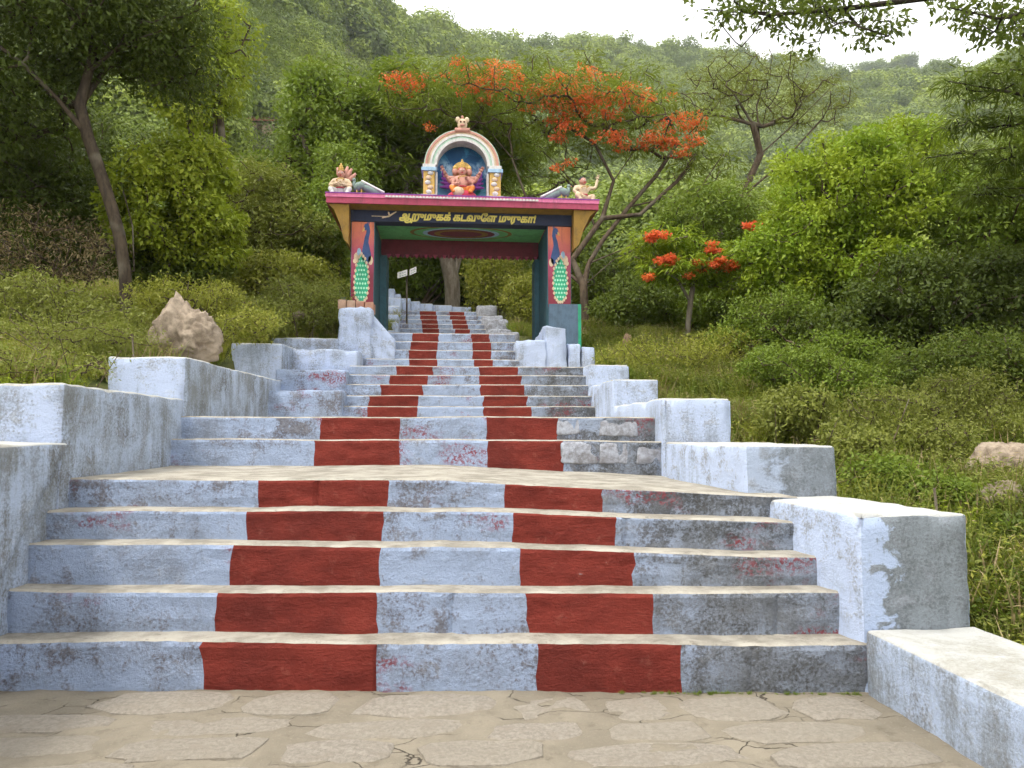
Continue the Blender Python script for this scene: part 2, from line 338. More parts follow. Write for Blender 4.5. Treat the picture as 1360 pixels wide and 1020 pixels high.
def terrain(x, y):
    x = np.asarray(x, float); y = np.asarray(y, float)
    yy = np.clip(y, -60, 60)
    zr = np.interp(yy, TY, ZR)+np.clip(x-3, 0, 40)*.03; zl = np.interp(yy, TY, ZL)+np.clip(-x-3.4, 0, 40)*.10
    t = np.clip((x+2)/4, 0, 1); near = zl*(1-t)+zr*t
    r = np.hypot(x, y); a = x/np.maximum(y, 1.); T1, R = ridge(a)
    r0 = 30.; u = np.clip((r-r0)/(R-r0), 0, 1.6)
    T0 = (np.interp(np.clip(r, 0, 60), TY, (ZL+ZR)/2)-1.5)/np.maximum(r, 10)
    T0 = np.minimum(T0, .20)
    s = np.where(u < 1, u*u*(3-2*u)*.35+u*.65, 1-(u-1)*1.2)
    far = 1.5+r*(T0+(T1-T0)*s)
    far += (np.sin(x*.031+1)*np.cos(y*.027)*4+np.sin(x*.09)*np.sin(y*.083+2)*1.2)*np.clip((r-50)/80, 0, 1)*np.clip((1.0-u)*3, 0, 1)
    w = np.clip((r-26)/14, 0, 1)*(y > 0); w = w*w*(3-2*w)
    z = near*(1-w)+np.maximum(far, near*0)*w
    # the stair runs in a cutting: keep the soil under it
    xl, xr_ = np.interp(yy, CUT_Y, CUT_L), np.interp(yy, CUT_Y, CUT_R)
    bed = np.interp(yy, [-60, 4.0, 5.4, 7.0, 7.6, 10.8, 12.2, 13.8, 17.5, 22.5, 24], [-1.6, -.5, .4, .7, 1.1, 1.2, 1.9, 2.4, 2.7, 4.2, 5.4])
    inside = np.clip(np.minimum(x-xl, xr_-x)/.22, 0, 1)*(yy < 23.5)
    return z*(1-inside)+np.minimum(z, bed)*inside
def grid_y():
    return np.concatenate((np.linspace(-60, 0, 16), np.linspace(1, 30, 88), np.linspace(31, 80, 40), np.geomspace(83, 520, 62)))
gy = grid_y(); gx1 = np.concatenate((np.linspace(0, 12, 61), np.linspace(12.5, 40, 40), np.geomspace(42, 520, 48))); gx = np.concatenate((-gx1[::-1], gx1[1:]))
GX, GY = np.meshgrid(gx, gy); GZ = terrain(GX, GY)
GZ = GZ+np.array([mnoise.noise((x*.7, y*.7, 0))*.12+mnoise.noise((x*2.3, y*2.3, 4))*.04 for x, y in zip(GX.ravel(), GY.ravel())]).reshape(GX.shape)*(np.abs(GX) > 3.3)
nx = len(gx); ny = len(gy); idx = np.arange(nx*ny).reshape(ny, nx)
TF = np.stack((idx[:-1, :-1], idx[:-1, 1:], idx[1:, 1:], idx[1:, :-1]), -1).reshape(-1, 4)
hill = obj('hillside_ground', np.stack((GX, GY, GZ), -1).reshape(-1, 3), TF, 'soil', smooth=True); hill['kind'] = 'structure'
# farther bluish hill on the right
def far_hill():
    px = np.linspace(900, 2300, 90); V = []
    prof = np.interp(px, [900, 1080, 1130, 1165, 1200, 1240, 1300, 1450, 1800, 2300], [165, 140, 118, 102, 96, 103, 110, 120, 150, 210])
    for k, (R, s) in enumerate(((470, .5), (500, .75), (530, .93), (555, 1.), (590, .9), (640, .5))):
        for i, p in enumerate(px):
            q = at(p, prof[i], R); z = 1.5+(q[2]-1.5)*s+mnoise.noise((p*.02, k*.8, 0))*6; V.append((q[0], R, z))
    n = len(px); F = np.array([(k*n+i, k*n+i+1, (k+1)*n+i+1, (k+1)*n+i) for k in range(5) for i in range(n-1)])
    o = obj('far_hill', V, F, 'soil', smooth=True); o['kind'] = 'structure'; return np.array(V)
FH = far_hill()
# ================================================================== PAVING
def pavement():
    xs = np.linspace(-2.72, 2.5, 210); ys = np.concatenate((np.linspace(-6, 2.4, 60), np.linspace(2.44, 5.0, 120))); X, Y = np.meshgrid(xs, ys)
    P = np.stack((X, Y, X*0), -1).reshape(-1, 3)
    near = P[:, 1] > .5; h = np.zeros(len(P)); h[near] = vnoise(P[near], 1.1, 2)*.012+vnoise(P[near], 4.5, 1)*.010+vnoise(P[near], 13, 3)*.005
    P[:, 2] += h
    i = np.arange(len(P)).reshape(X.shape); F = np.stack((i[:-1, :-1], i[:-1, 1:], i[1:, 1:], i[1:, :-1]), -1).reshape(-1, 4)
    o = obj('pavement', P, F, 'paving', smooth=True); o['kind'] = 'structure'
    y = 4.60
    while y > -.5:
        dep = random.uniform(.24, .38); x = -2.62+random.uniform(0, .2)
        while x < 2.25:
            w = random.uniform(.42, .95)
            if random.random() < .86:
                n = random.randint(12, 16); pts = []
                for j in range(n):
                    a = 2*math.pi*(j+random.uniform(-.3, .3))/n; q = abs(math.cos(a))**.6*math.copysign(1, math.cos(a)), abs(math.sin(a))**.6*math.copysign(1, math.sin(a))
                    pts.append((x+w/2+q[0]*w*.5*random.uniform(.8, 1.04), y-.112*x-dep/2+q[1]*dep*.5*random.uniform(.78, 1.06)))
                zt = random.choice((.003, .008, .012, .017)); cx_, cy_ = np.mean(pts, axis=0); R_ = lambda s_: random.uniform(-s_, s_)
                V = [(px_, py_, -.03) for px_, py_ in pts]+[(px_+(cx_-px_)*.03, py_+(cy_-py_)*.05, zt-.009) for px_, py_ in pts]+[(px_+(cx_-px_)*.12, py_+(cy_-py_)*.16, zt+R_(.003)) for px_, py_ in pts]+[(px_+(cx_-px_)*.5, py_+(cy_-py_)*.5, zt+.003+R_(.004)) for px_, py_ in pts]+[(cx_, cy_, zt+.003)]
                F = [(r*n+j, r*n+(j+1) % n, (r+1)*n+(j+1) % n, (r+1)*n+j) for r in range(3) for j in range(n)]+[(3*n+j, 3*n+(j+1) % n, 4*n) for j in range(n)]
                if max(p[0] for p in pts) < 2.40 and max(p[1]+.112*p[0] for p in pts) < 4.44: obj('flagstone', V, F, 'flag', o, origin=(cx_, cy_, 0))
            x += w+random.uniform(.0, .03)
        y -= dep+random.uniform(.0, .015)
pavement()
# ================================================================== STAIRS
stairs = thing('staircase', (0, 4.4, 0), 'long hillside flight of stone steps painted pale blue with two red stripes', 'staircase')
STEP_MATS = ['riser', 'red', 'tread']
def step(Y0, skew, z0, z1, Yb, x0, x1, reds, seed, grey_from=None, joints=(), amp=1., res=.035, tilt=0.):
    """one step: riser, worn nosing and tread swept across the stair"""
    xs = set(np.linspace(x0, x1, int((x1-x0)/res)+2).round(4))
    edges = [e+random.uniform(-.01, .01) for r in reds for e in r]
    for e in edges: xs = {x for x in xs if abs(x-e) > res*.45} | {round(e, 4)}
    xs = np.array(sorted(xs)); h = z1-z0
    prof = [(0.012, z0-.12, 0), (.006, z0+.01, 0), (0, z0+h*.3, 0), (-.004, z0+h*.6, 0), (-.01, z0+h*.86, 0), (-.004, z1-.012, 2), (.012, z1, 2)]
    td = Yb-Y0; prof += [(f*td, z1-(.008 if f < .9 else -.004)*min(1, f*3), 2) for f in ((.12, .3, .55, .8, 1.0) if td < .6 else np.concatenate(([.03, .08], np.linspace(.15, 1, 12))))]
    V = []; n = len(prof)
    for x in xs:
        base = Y0-skew*x; lo = mnoise.noise((x*.9, seed, 0)); mi = mnoise.noise((x*2.3, seed*2, 5))*.6; hi = mnoise.noise((x*11, seed, 9))
        jd = sum(.018*math.exp(-((x-j)/.016)**2) for j in joints)
        for k, (dy, z, _) in enumerate(prof):
            bump = mnoise.noise((x*4, z*9, seed))*.010+mnoise.noise((x*13, z*22, seed))*.005
            edge = 1. if k >= 5 else max(0, (z-z0)/h)
            y = base+dy+(lo*.020+mi*.010)*amp+(bump+jd if k < 5 else hi*.006*(k < 8))
            zz = z+(lo*.014+mi*.006+hi*.003)*edge*amp+(mnoise.noise((x*2.5, y*3, seed+2))*.008 if k > 6 else 0)
            zz -= tilt*max(0, x)/2.2*edge; xe = x+(.024*mnoise.noise((z*9, x, seed))+.012*mnoise.noise((z*40, x, seed+3)) if k < 6 and any(abs(x-e) < 1e-3 for e in edges) else 0)
            V.append((xe, y, zz))
    F = []; mi_ = []
    for i in range(len(xs)-1):
        xc = (xs[i]+xs[i+1])/2; red = any(a <= xc <= b for a, b in reds_e(edges))
        for k in range(n-1):
            F.append((i*n+k, (i+1)*n+k, (i+1)*n+k+1, i*n+k+1))
            m = prof[k+1][2] if k >= 5 else 0
            if m == 0: m = 1 if red else 0
            mi_.append(m)
    return obj('step', V, F, STEP_MATS, stairs, mi=mi_, smooth=False)
def reds_e(e): return [(e[i], e[i+1]) for i in range(0, len(e), 2)]
def xr(px, py, Y): return float(at(px, py, Y)[0])
XL, XR = -2.72, 2.46
S1 = [(4.38, .283, (268, 500, 710, 902), 880), (4.58, .530, (290, 502, 698, 865), 808), (4.78, .776, (310, 505, 690, 840), 750), (5.01, .972, (328, 508, 681, 815), 700), (5.27, 1.162, (345, 515, 670, 800), 655),
      (7.30, 1.42, (420, 530, 648, 747), 600), (7.55, 1.642, (428, 532, 645, 741), 568)]
zprev = 0.
JT = [(-.38, 1.75), (.05, 2.0), (-1.3,), (1.2, -2.0), (-.9, 1.6), (1.3, 1.75, 2.1), (1.35, 1.62, 1.95)]
for i, (Y, z, r, py) in enumerate(S1):
    Yb = S1[i+1][0]+.05 if i < 6 else 11.2
    reds = [(xr(r[0], py, Y+.16), xr(r[1], py, Y+.03)), (xr(r[2], py, Y-.03), xr(r[3], py, Y-.1))]
    sk = .10 if i < 5 else .06
    step(Y, sk, zprev, z, Yb+.12, XL, XR, reds, 3.1+i*7.7, grey_from=(1.25 if i < 5 else 1.0), joints=JT[i], tilt=(0, 0, .06, .07, .115, .02, 0)[i]); zprev = z
S2 = [(10.95, 1.86, (488, 553, 643, 705)), (11.2, 2.03, (490, 556, 641, 700)), (11.45, 2.21, (505, 563, 639, 696)), (11.7, 2.38, (518, 568, 637, 692)), (11.95, 2.54, (526, 574, 636, 688))]
for i, (Y, z, r) in enumerate(S2):
    Yb = S2[i+1][0]+.1 if i < 4 else 13.0; py = 545-i*13
    step(Y, .03, zprev, z, Yb, -1.62+.02*i, 2.44, [(xr(r[0], py, Y), xr(r[1], py, Y)), (xr(r[2], py, Y), xr(r[3], py, Y))], 61+i*5.3, grey_from=1.3, joints=(-1.4, 0.2, 1.6), res=.06); zprev = z
S3 = [(12.62, 2.72), (12.86, 2.90), (13.1, 3.08), (13.35, 3.26)]
for i, (Y, z) in enumerate(S3):
    Yb = S3[i+1][0]+.1 if i < 3 else 18.1; f = i/3
    step(Y, 0, zprev, z, Yb, -1.35, 1.25, [(xr(543+3*f, 470, Y), xr(580+3*f, 470, Y)), (xr(630-4*f, 470, Y), xr(655-5*f, 470, Y))], 91+i*5.3, grey_from=.9, res=.06); zprev = z
NB = 9
for i in range(NB):
    Y = 18.+i*.5; z = 3.26+(i+1)*.2; f = i/(NB-1)
    lx = 566-9*f; rx = 612-16*f
    step(Y, 0, zprev, z, Y+.62 if i < NB-1 else 23.2, xr(528, 430, Y), xr(657-10*f, 430, Y), [(xr(lx, 430, Y), xr(lx+22, 430, Y)), (xr(rx, 430, Y), xr(rx+20, 430, Y))], 131+i*3.3, grey_from=.8, res=.08); zprev = z
# stones showing through the wash at the right of the two steps above the landing
for (Y, z0, z1) in ((7.30, 1.17, 1.40), (7.55, 1.44, 1.625)):
    x = 1.12
    while x < 1.95:
        w = random.uniform(.22, .46); V, F, N = rough_box(x+.008, x+w-.008, Y-.06*x-.017, Y-.06*x+.08, z0+random.uniform(.0, .02), z1-random.uniform(.0, .02), .035, .018, .02, x*9+Y)
        obj('stone', V, F, 'rubble', stairs, smooth=True); x += w
# ================================================================== PARAPET WALLS
def block(parent, name, x0, x1, y0, y1, z0, z1, side, front, cap='cap', seed=0., seg=.07, amp=.014, shear=0., dx=0.):
    """plastered wall block; side / front / cap materials by face direction; shear = drift of x per metre of y"""
    V, F, N = rough_box(x0, x1, y0, y1, z0, z1, seg, amp, .028, seed)
    V[:, 0] += dx+shear*(V[:, 1]-y0)
    mi = []
    for f in F:
        n = N[list(f)].mean(0)
        mi.append(2 if n[2] > .6 else (0 if abs(n[0]) > abs(n[1]) else 1))
    return obj(name, V, F, [side, front, cap], parent, mi=mi, smooth=True)
wr = thing('parapet_wall', (2.75, 4.1, 0), 'stepped whitewashed parapet of square blocks down the right side of the steps', 'wall')
block(wr, 'low_kerb_block', 2.40, 3.08, -3.0, 4.13, -.3, .365, 'wash_kerb', 'cement', seed=1, seg=.09)
block(wr, 'parapet_block', 2.40, 3.07, 4.135, 5.345, -.3, 1.018, 'wash_bright', 'cement', seed=2, shear=-.14)['label'] = 'bare grey cement faced block above the low kerb'
block(wr, 'parapet_block', 2.23, 2.93, 5.35, 7.045, .2, 1.39, 'wash_bright', 'cement_b', seed=3, shear=-.065)
block(wr, 'parapet_block', 2.12, 2.80, 7.05, 9.595, .6, 1.82, 'wash_bright', 'wash', seed=4, shear=.03)
block(wr, 'parapet_block', 2.20, 2.82, 9.6, 11.295, 1., 2.18, 'wash_bright', 'wash', seed=5, shear=.015)
block(wr, 'parapet_block', 2.22, 2.85, 11.3, 13.2, 1.6, 2.53, 'wash_bright', 'wash', seed=6, shear=.02)
wl = thing('parapet_wall', (-3.0, 5.4, 0), 'stepped stained parapet of tall blocks down the left side of the steps', 'wall')
V, F, N = rough_box(-3.5, -2.585, -2.0, 5.40, -.3, 1.42, .09, .014, .03, 11)
V[:, 1] -= np.clip((1.42-V[:, 2])*.95, 0, .75)*np.clip((V[:, 1]-4.2)/1.2, 0, 1)      # its far end leans back
mi = [2 if N[list(f)].mean(0)[2] > .6 else 0 for f in F]
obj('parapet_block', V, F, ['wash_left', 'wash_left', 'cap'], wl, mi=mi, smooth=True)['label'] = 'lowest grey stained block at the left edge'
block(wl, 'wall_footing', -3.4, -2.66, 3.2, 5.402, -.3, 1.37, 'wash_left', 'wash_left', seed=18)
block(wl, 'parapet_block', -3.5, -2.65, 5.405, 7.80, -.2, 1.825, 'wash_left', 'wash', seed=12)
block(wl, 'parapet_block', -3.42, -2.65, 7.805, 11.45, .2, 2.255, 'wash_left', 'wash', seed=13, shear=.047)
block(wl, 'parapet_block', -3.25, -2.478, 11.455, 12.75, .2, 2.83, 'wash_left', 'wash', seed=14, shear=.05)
block(wl, 'parapet_block', -2.95, -1.80, 12.76, 13.6, 1.2, 3.08, 'wash', 'wash', seed=15, amp=.025)
block(wl, 'stepped_side_block', -2.62, -1.50, 10.80, 11.42, 1.3, 2.08, 'riser', 'riser', 'riser', seed=16, amp=.03, seg=.06)
block(wl, 'stepped_side_block', -2.56, -1.52, 11.425, 12.05, 1.3, 2.42, 'riser', 'riser', 'riser', seed=17, amp=.03, seg=.06)
block(wl, 'stepped_side_block', -2.50, -1.42, 12.055, 12.75, 1.3, 2.80, 'wash', 'wash', 'wash', seed=19, amp=.03, seg=.06)
# flanks of the gate platform
fl = thing('gate_flank_wall', (-1.7, 12.9, 2.5), 'rough whitewashed masonry flank under the left gate pillar', 'wall')
block(fl, 'flank_block', -1.82, -1.30, 12.75, 14.2, 2.2, 3.58, 'wash', 'wash', 'wash', seed=21, amp=.06, seg=.06)
V, F, N = rough_box(-1.32, -.88, 12.8, 14.1, 2.2, 3.55, .06, .04, .03, 22); V[:, 2] -= np.clip((V[:, 0]+1.32)/.44, 0, 1)*.46*np.clip((V[:, 2]-2.2)/1.3, 0, 1)
obj('sloping_buttress', V, F, 'wash', fl, smooth=True)
for k in range(4):
    V, F, N = rough_box(-1.88+k*.155, -1.88+k*.155+.148, 12.95, 13.3, 3.605-.012*k, 3.78-.012*k, .05, .01, .015, 30+k); obj('brick', V, F, 'brick', fl, smooth=True)
fr = thing('gate_flank_wall', (1.7, 12.9, 2.5), 'bright whitewashed flank block under the right gate pillar', 'wall')
block(fr, 'flank_block', 1.20, 1.72, 12.62, 14.2, 2.2, 3.06, 'wash', 'wash', 'wash', seed=25, amp=.05, seg=.08)
block(fr, 'flank_block', 1.72, 2.10, 12.66, 14.2, 2.2, 3.30, 'wash', 'wash', 'wash', seed=26, amp=.05, seg=.08)
block(fr, 'flank_block', 2.11, 2.36, 12.70, 14.2, 2.2, 3.02, 'wash', 'wash', 'wash', seed=27, amp=.05, seg=.08)
block(fr, 'flank_block', 2.37, 2.60, 12.75, 13.1, 2.2, 2.97, 'wash', 'wash', 'wash', seed=28, amp=.02, seg=.08)
# parapets behind the gate
bl = thing('parapet_wall', (-.9, 18, 3.2), 'white zigzag parapet climbing behind the gate on the left of the upper steps', 'wall')
tops = [(513, 524, 383), (524, 532, 390), (532, 545, 396), (545, 558, 400), (558, 575, 403), (575, 600, 405), (600, 626, 407)]
for k, (a, b, py) in enumerate(tops):
    Y = 22.6+k*.12; A = at(a, py, Y); B = at(b, py, Y); block(bl, 'parapet_block', A[0], B[0]-.004, Y, Y+.45, 4.0, A[2], 'wash_bright', 'wash_bright', seed=40+k, seg=.15, amp=.02)
for k in range(5):
    Y = 18+k*.95; A = at(517+2*k, 445-11*k, Y); block(bl, 'parapet_block', A[0]-.35, A[0]+.16, Y, Y+.94, 2.9, A[2]+.12, 'wash_bright', 'wash_bright', seed=50+k, seg=.15, amp=.02)
br = thing('parapet_wall', (1.3, 18, 3.2), 'low rubble parapet beside the upper steps seen through the right of the gate', 'wall')
for k in range(5):
    Y = 18+k*.95; A = at(660-6*k, 447-9*k, Y); V, F, N = rough_box(A[0]-.05, A[0]+.55, Y, Y+.93, 2.9, A[2]+.12-.1*(k % 2), .12, .04, .05, 60+k); obj('stone', V, F, 'rubble', br, smooth=True)
# ================================================================== GATE
GY, GB = 14.40, 16.1
gate = thing('temple_gate', (.3, GY, 3.2), 'painted temple gateway with pink roof edge, peacock pillars and an arched niche', 'gate')
PL0, PL1, PR0, PR1 = -1.855, -1.40, 2.00, 2.475
BT, BB = 5.795, 5.575       # front beam top and bottom
def peacock(x0, x1, ztop, zbot, y, parent, mirror):
    """flat painting of a peacock: 3 mm of paint on the pillar"""
    w = x1-x0; h = ztop-zbot; mb = MB()
    def P(u, v): return (x0+(1-u if mirror else u)*w, ztop-v*h)
    def blob(pts, m, d): mb.prism([P(*p) for p in pts], 'y', y-d, y-.0005, m)
    def oval(cx, cy, rx, ry, m, d, n=16): blob([(cx+rx*math.cos(2*math.pi*i/n), cy+ry*math.sin(2*math.pi*i/n)) for i in range(n)], m, d)
    neck = [(.52, .07), (.58, .015), (.70, .0), (.80, .04), (.83, .11), (.78, .18), (.76, .24), (.82, .31), (.88, .38), (.88, .45), (.76, .50), (.56, .50), (.46, .42), (.48, .33), (.54, .25), (.58, .18), (.66, .12), (.66, .08), (.60, .095)]
    blob(neck, 0, .004); blob([(.53, .065), (.58, .05), (.58, .095), (.46, .11)], 5, .005)
    for i in range(3): blob([(.70+.03*i, .025), (.715+.03*i, .025), (.73+.04*i, -.02), (.70+.04*i, -.025)], 0, .004)
    oval(.24, .42, .13, .055, 3, .004); oval(.86, .46, .11, .055, 3, .004); oval(.34, .36, .09, .05, 4, .005); oval(.16, .47, .09, .03, 3, .005)
    tail = [(.45, .38), (.62, .44), (.74, .54), (.78, .66), (.78, .80), (.70, .92), (.55, .975), (.38, .975), (.22, .92), (.14, .80), (.15, .66), (.22, .52), (.34, .42)]
    blob(tail, 1, .004)
    for i in range(len(tail)):
        a = tail[i]; b = tail[(i+1) % len(tail)]
        for t in (0, .5): oval(a[0]+(b[0]-a[0])*t, a[1]+(b[1]-a[1])*t, .055, .021, 3, .006, 8)
    for r in range(9):
        for c in range(-2, 3):
            u = .46+c*.12+(.06 if r % 2 else 0); v = .47+r*.055
            if abs(u-.46) < .27*math.sin(min(1, (v-.36)/.35)*1.57)*(1 if v < .85 else .8): oval(u, v, .042, .015, 2, .006, 8); 
    mb.build('peacock_painting', ['peacock', 'emerald', 'mint', 'cream', 'lightblue', 'gold'], parent)
for (a, b, mir, pz, inner) in ((PL0, PL1, False, 3.88, -1), (PR0, PR1, True, 3.95, 1)):
    p = MB(); p.box(a, b, GY+.004, GB, 3.1, BB-.003, 0)
    po = p.build('pillar', ['teal'], gate)
    q = MB(); q.box(a+.012, b-.012, GY, GY+.02, pz, BB-.01, 0); q.build('painted_panel', ['panel'], po)
    peacock(a+.015, b-.015, BB-.03, pz+.06, GY, po, mir)
q = MB(); q.box(-2.02, PL1-.02, GY-.05, GY+.9, 3.2, 3.92, 0); q.box(-2.06, -1.93, GY-.08, GY+.3, 3.2, 4.06, 0); q.build('pillar_plinth', ['slate'], gate)
q = MB(); q.box(PR0+.02, 2.62, GY-.05, GY+.9, 2.4, 4.0, 0); q.box(2.60, 2.66, GY-.06, GY+.8, 2.4, 4.0, 1); q.build('pillar_plinth', ['slate', 'emerald'], gate)
q = MB(); q.box(PL1+.002, PL1+.14, GB-.5, GB+.1, 3.1, 5.2, 0); q.build('rear_post', ['teal'], gate)
q = MB(); q.box(PR0-.10, PR0-.002, GB-.4, GB+.1, 3.1, 5.2, 0); q.build('rear_post', ['teal'], gate)
q = MB(); q.box(PL0-.01, PR1+.01, GY-.03, GY+.28, BB, BT, 0); beam = q.build('front_beam', ['navy'], gate)
q = MB(); q.box(PL1, PR0, GY+.285, GB-.25, BB+.035, BB+.12, 0); ceil = q.build('ceiling_panel', ['soffit'], gate)
mb = MB()
for k, (rx, ry, m) in enumerate(((1.06, .50, 1), (.98, .45, 0), (.80, .40, 3), (.70, .35, 2), (.56, .30, 1), (.44, .22, 2))):
    n = 40; mb.prism([(.3+rx*math.cos(2*math.pi*i/n), GY+.82+ry*math.sin(2*math.pi*i/n)) for i in range(n)], 'z', BB+.034-.004*(k+1), BB+.0345, m)
mb.build('ceiling_medallion', ['soffit', 'mustard', 'maroon', 'lightblue'], ceil)
q = MB(); q.box(PL1+.001, PR0-.001, GB-.25, GB, BB-.28, BB+.11, 0)
n = 34
for k in range(n):
    x = PL1+.06+(PR0-PL1-.12)*k/(n-1); q.prism([(x-.045, BB-.281), (x+.045, BB-.281), (x+.02, BB-.345), (x, BB-.36), (x-.02, BB-.345)], 'y', GB-.24, GB-.2, 1 if k % 2 else 0)
q.build('rear_beam', ['maroon', 'rose'], gate)
# roof: pink fascia, mustard cove under it
EX0, EX1, EY0, EY1 = -2.29, 2.97, GY-.32, GB+.25
q = MB(); q.box(EX0, EX1, EY0, EY1, 5.835, 5.945, 0); q.box(EX0-.012, EX1+.012, EY0-.012, EY1+.012, 5.948, 6.018, 1); q.box(EX0-.02, EX1+.02, EY0-.02, EY1+.02, 6.02, 6.038, 2)
roof = q.build('roof_slab', ['rose', 'pink', 'purple'], gate)
mb = MB()
for k in range(46):
    x = -1.15+2.9*k/45; mb.prism([(x-.03, 5.962), (x+.03, 5.962), (x+.025, 5.985), (x, 6.006), (x-.025, 5.985)], 'y', EY0-.03, EY0-.013, 0)
mb.build('white_scallop_trim', ['white'], roof)
def cove():
    """sloping cornice under the slab: a ring from the beam out to the fascia, lower and wider at the two ends"""
    mb = MB()
    mb.prism([(GY-.035, BT+.0), (EY0+.03, 5.832), (GY+.3, 5.832), (GY+.3, BT+.0)], 'x', PL0, PR1, 0)
    for xi, xo in ((PL0-.012, EX0+.03), (PR1+.012, EX1-.03)):
        m = (xi+xo)/2; pts = [(xi, 5.05), (xi+(xo-xi)*.22, 5.14), (xi+(xo-xi)*.40, 5.42), (xi+(xo-xi)*.72, 5.72), (xo, 5.832), (xi, 5.832)]
        if xo > xi: pts = pts[::-1]
        mb.prism(pts, 'y', EY0+.05, EY1-.05, 0)
    return mb.build('cornice_cove', ['mustard'], gate)
cove()
# lettering
def strokes_mesh(text, size, x0, z, y, parent, name, mat, shear=.22, bold=.010):
    c = bpy.data.curves.new('lettering', 'FONT'); c.body = text; c.size = size; c.shear = shear; c.fill_mode = 'NONE' if c.dimensions == '3D' else 'NONE'
    c.bevel_depth = bold; c.bevel_resolution = 0; c.resolution_u = 3; c.space_character = .98
    o = bpy.data.objects.new('tmp', c); COL.objects.link(o); dg = bpy.context.evaluated_depsgraph_get()
    me = bpy.data.meshes.new_from_object(o.evaluated_get(dg)); bpy.data.objects.remove(o)
    co = np.zeros(len(me.vertices)*3); me.vertices.foreach_get('co', co); co = co.reshape(-1, 3)
    F = [tuple(p.vertices) for p in me.polygons]
    V = np.stack((x0+co[:, 0], y-.004+co[:, 2]*.35, z+co[:, 1]), -1)
    return V, F
LT = 'ஆறுமுகக் கடவுேள முருகா!'
V, F = strokes_mesh(LT, .20, 0, 0, GY-.034, beam, 'lettering', 'yellow')
wtxt = V[:, 0].max()-V[:, 0].min(); V[:, 0] = (V[:, 0]-V[:, 0].min())*(2.70/wtxt)-.93; V[:, 2] = V[:, 2]*1.0+BB+.05-.018*(V[:, 0]-.4)*0
obj('lettering', V, F, 'yellow', beam)
mb = MB(); yv = GY-.037
mb.prism([(-1.46, 5.67), (-1.2, 5.667), (-1.2, 5.680), (-1.46, 5.682)], 'y', yv-.006, yv+.006, 0)
mb.prism([(-1.26, 5.635), (-1.12, 5.665), (-.97, 5.775), (-1.0, 5.778), (-1.14, 5.69), (-1.26, 5.66)], 'y', yv-.007, yv+.006, 0)
mb.prism([(-1.13, 5.68), (-1.15, 5.765), (-1.12, 5.765), (-1.10, 5.69)], 'y', yv-.007, yv+.006, 0)
mb.build('spear_emblem', ['cream'], beam)
# niche
NC = .30; NZ = 6.040
niche = thing('arched_niche', (NC, GY+.1, NZ), 'arched plaster niche with ringed arch, crest and cream columns on top of the gate', 'niche')
q = MB()
ang = np.linspace(0, math.pi, 25); spring = NZ+.74
back = [(NC-.55, NZ), (NC+.55, NZ), (NC+.55, spring)]+[(NC+.55*math.cos(a), spring+.55*math.sin(a)) for a in ang[1:]]
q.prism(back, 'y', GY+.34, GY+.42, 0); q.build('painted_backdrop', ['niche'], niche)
rings = [(.50, .555, .02, 'white'), (.557, .60, .05, 'palegreen'), (.602, .645, .03, 'white'), (.647, .69, .065, 'cream'), (.692, .735, .05, 'skin'), (.737, .76, .08, 'palegreen')]
for (r0, r1, dy, m) in rings:
    q = MB(); V = []; n = len(ang)
    for a in ang:
        for (r, y) in ((r0, GY+.0+dy), (r1, GY+.0+dy), (r1, GY+.45), (r0, GY+.33)): V.append((NC+r*math.cos(a), y, spring-.02+r*math.sin(a)))
    F = [(i*4+j, i*4+(j+1) % 4, (i+1)*4+(j+1) % 4, (i+1)*4+j) for i in range(n-1) for j in range(4)]
    q.add(V, F+[(0, 1, 2, 3), ((n-1)*4+3, (n-1)*4+2, (n-1)*4+1, (n-1)*4)]); q.build('arch_ring', [m], niche)
for s in (-1, 1):
    q = MB(); x = NC+s*.655
    q.box(x-.11, x+.11, GY+.0, GY+.42, NZ+.1, spring-.16, 0); q.box(x-.16, x+.16, GY-.05, GY+.44, NZ, NZ+.10, 1); q.box(x-.15, x+.15, GY-.04, GY+.44, spring-.158, spring-.09, 2); q.box(x-.125, x+.125, GY-.02, GY+.43, spring-.088, spring-.02, 1)
    for k in range(5): q.ball((x+.03*math.sin(k*2), GY-.005, NZ+.16+k*.095), (.06, .03, .045), 3 if k % 2 else 1, 8, 6)
    q.box(x-s*.145-.02, x-s*.145+.02, GY+.05, GY+.4, NZ+.1, spring-.16, 1)
    q.build('niche_column', ['gold', 'white', 'lightblue', 'cream'], niche)
q = MB(); zt = spring+.74
q.ball((NC, GY+.08, zt+.10), (.10, .07, .12), 0); q.ball((NC-.09, GY+.07, zt+.19), (.05, .04, .06), 0, 8, 6); q.ball((NC+.09, GY+.07, zt+.19), (.05, .04, .06), 0, 8, 6)
q.ball((NC-.035, GY+.015, zt+.13), (.022, .015, .022), 2, 8, 5); q.ball((NC+.035, GY+.015, zt+.13), (.022, .015, .022), 2, 8, 5); q.ball((NC, GY+.02, zt+.06), (.055, .03, .03), 1, 8, 6)
q.box(NC-.15, NC+.15, GY+.03, GY+.2, zt-.06, zt+.01, 1); q.ball((NC, GY+.07, zt+.24), (.03, .03, .04), 1, 8, 6)
q.build('crest', ['cream', 'skin', 'brown'], niche, True)
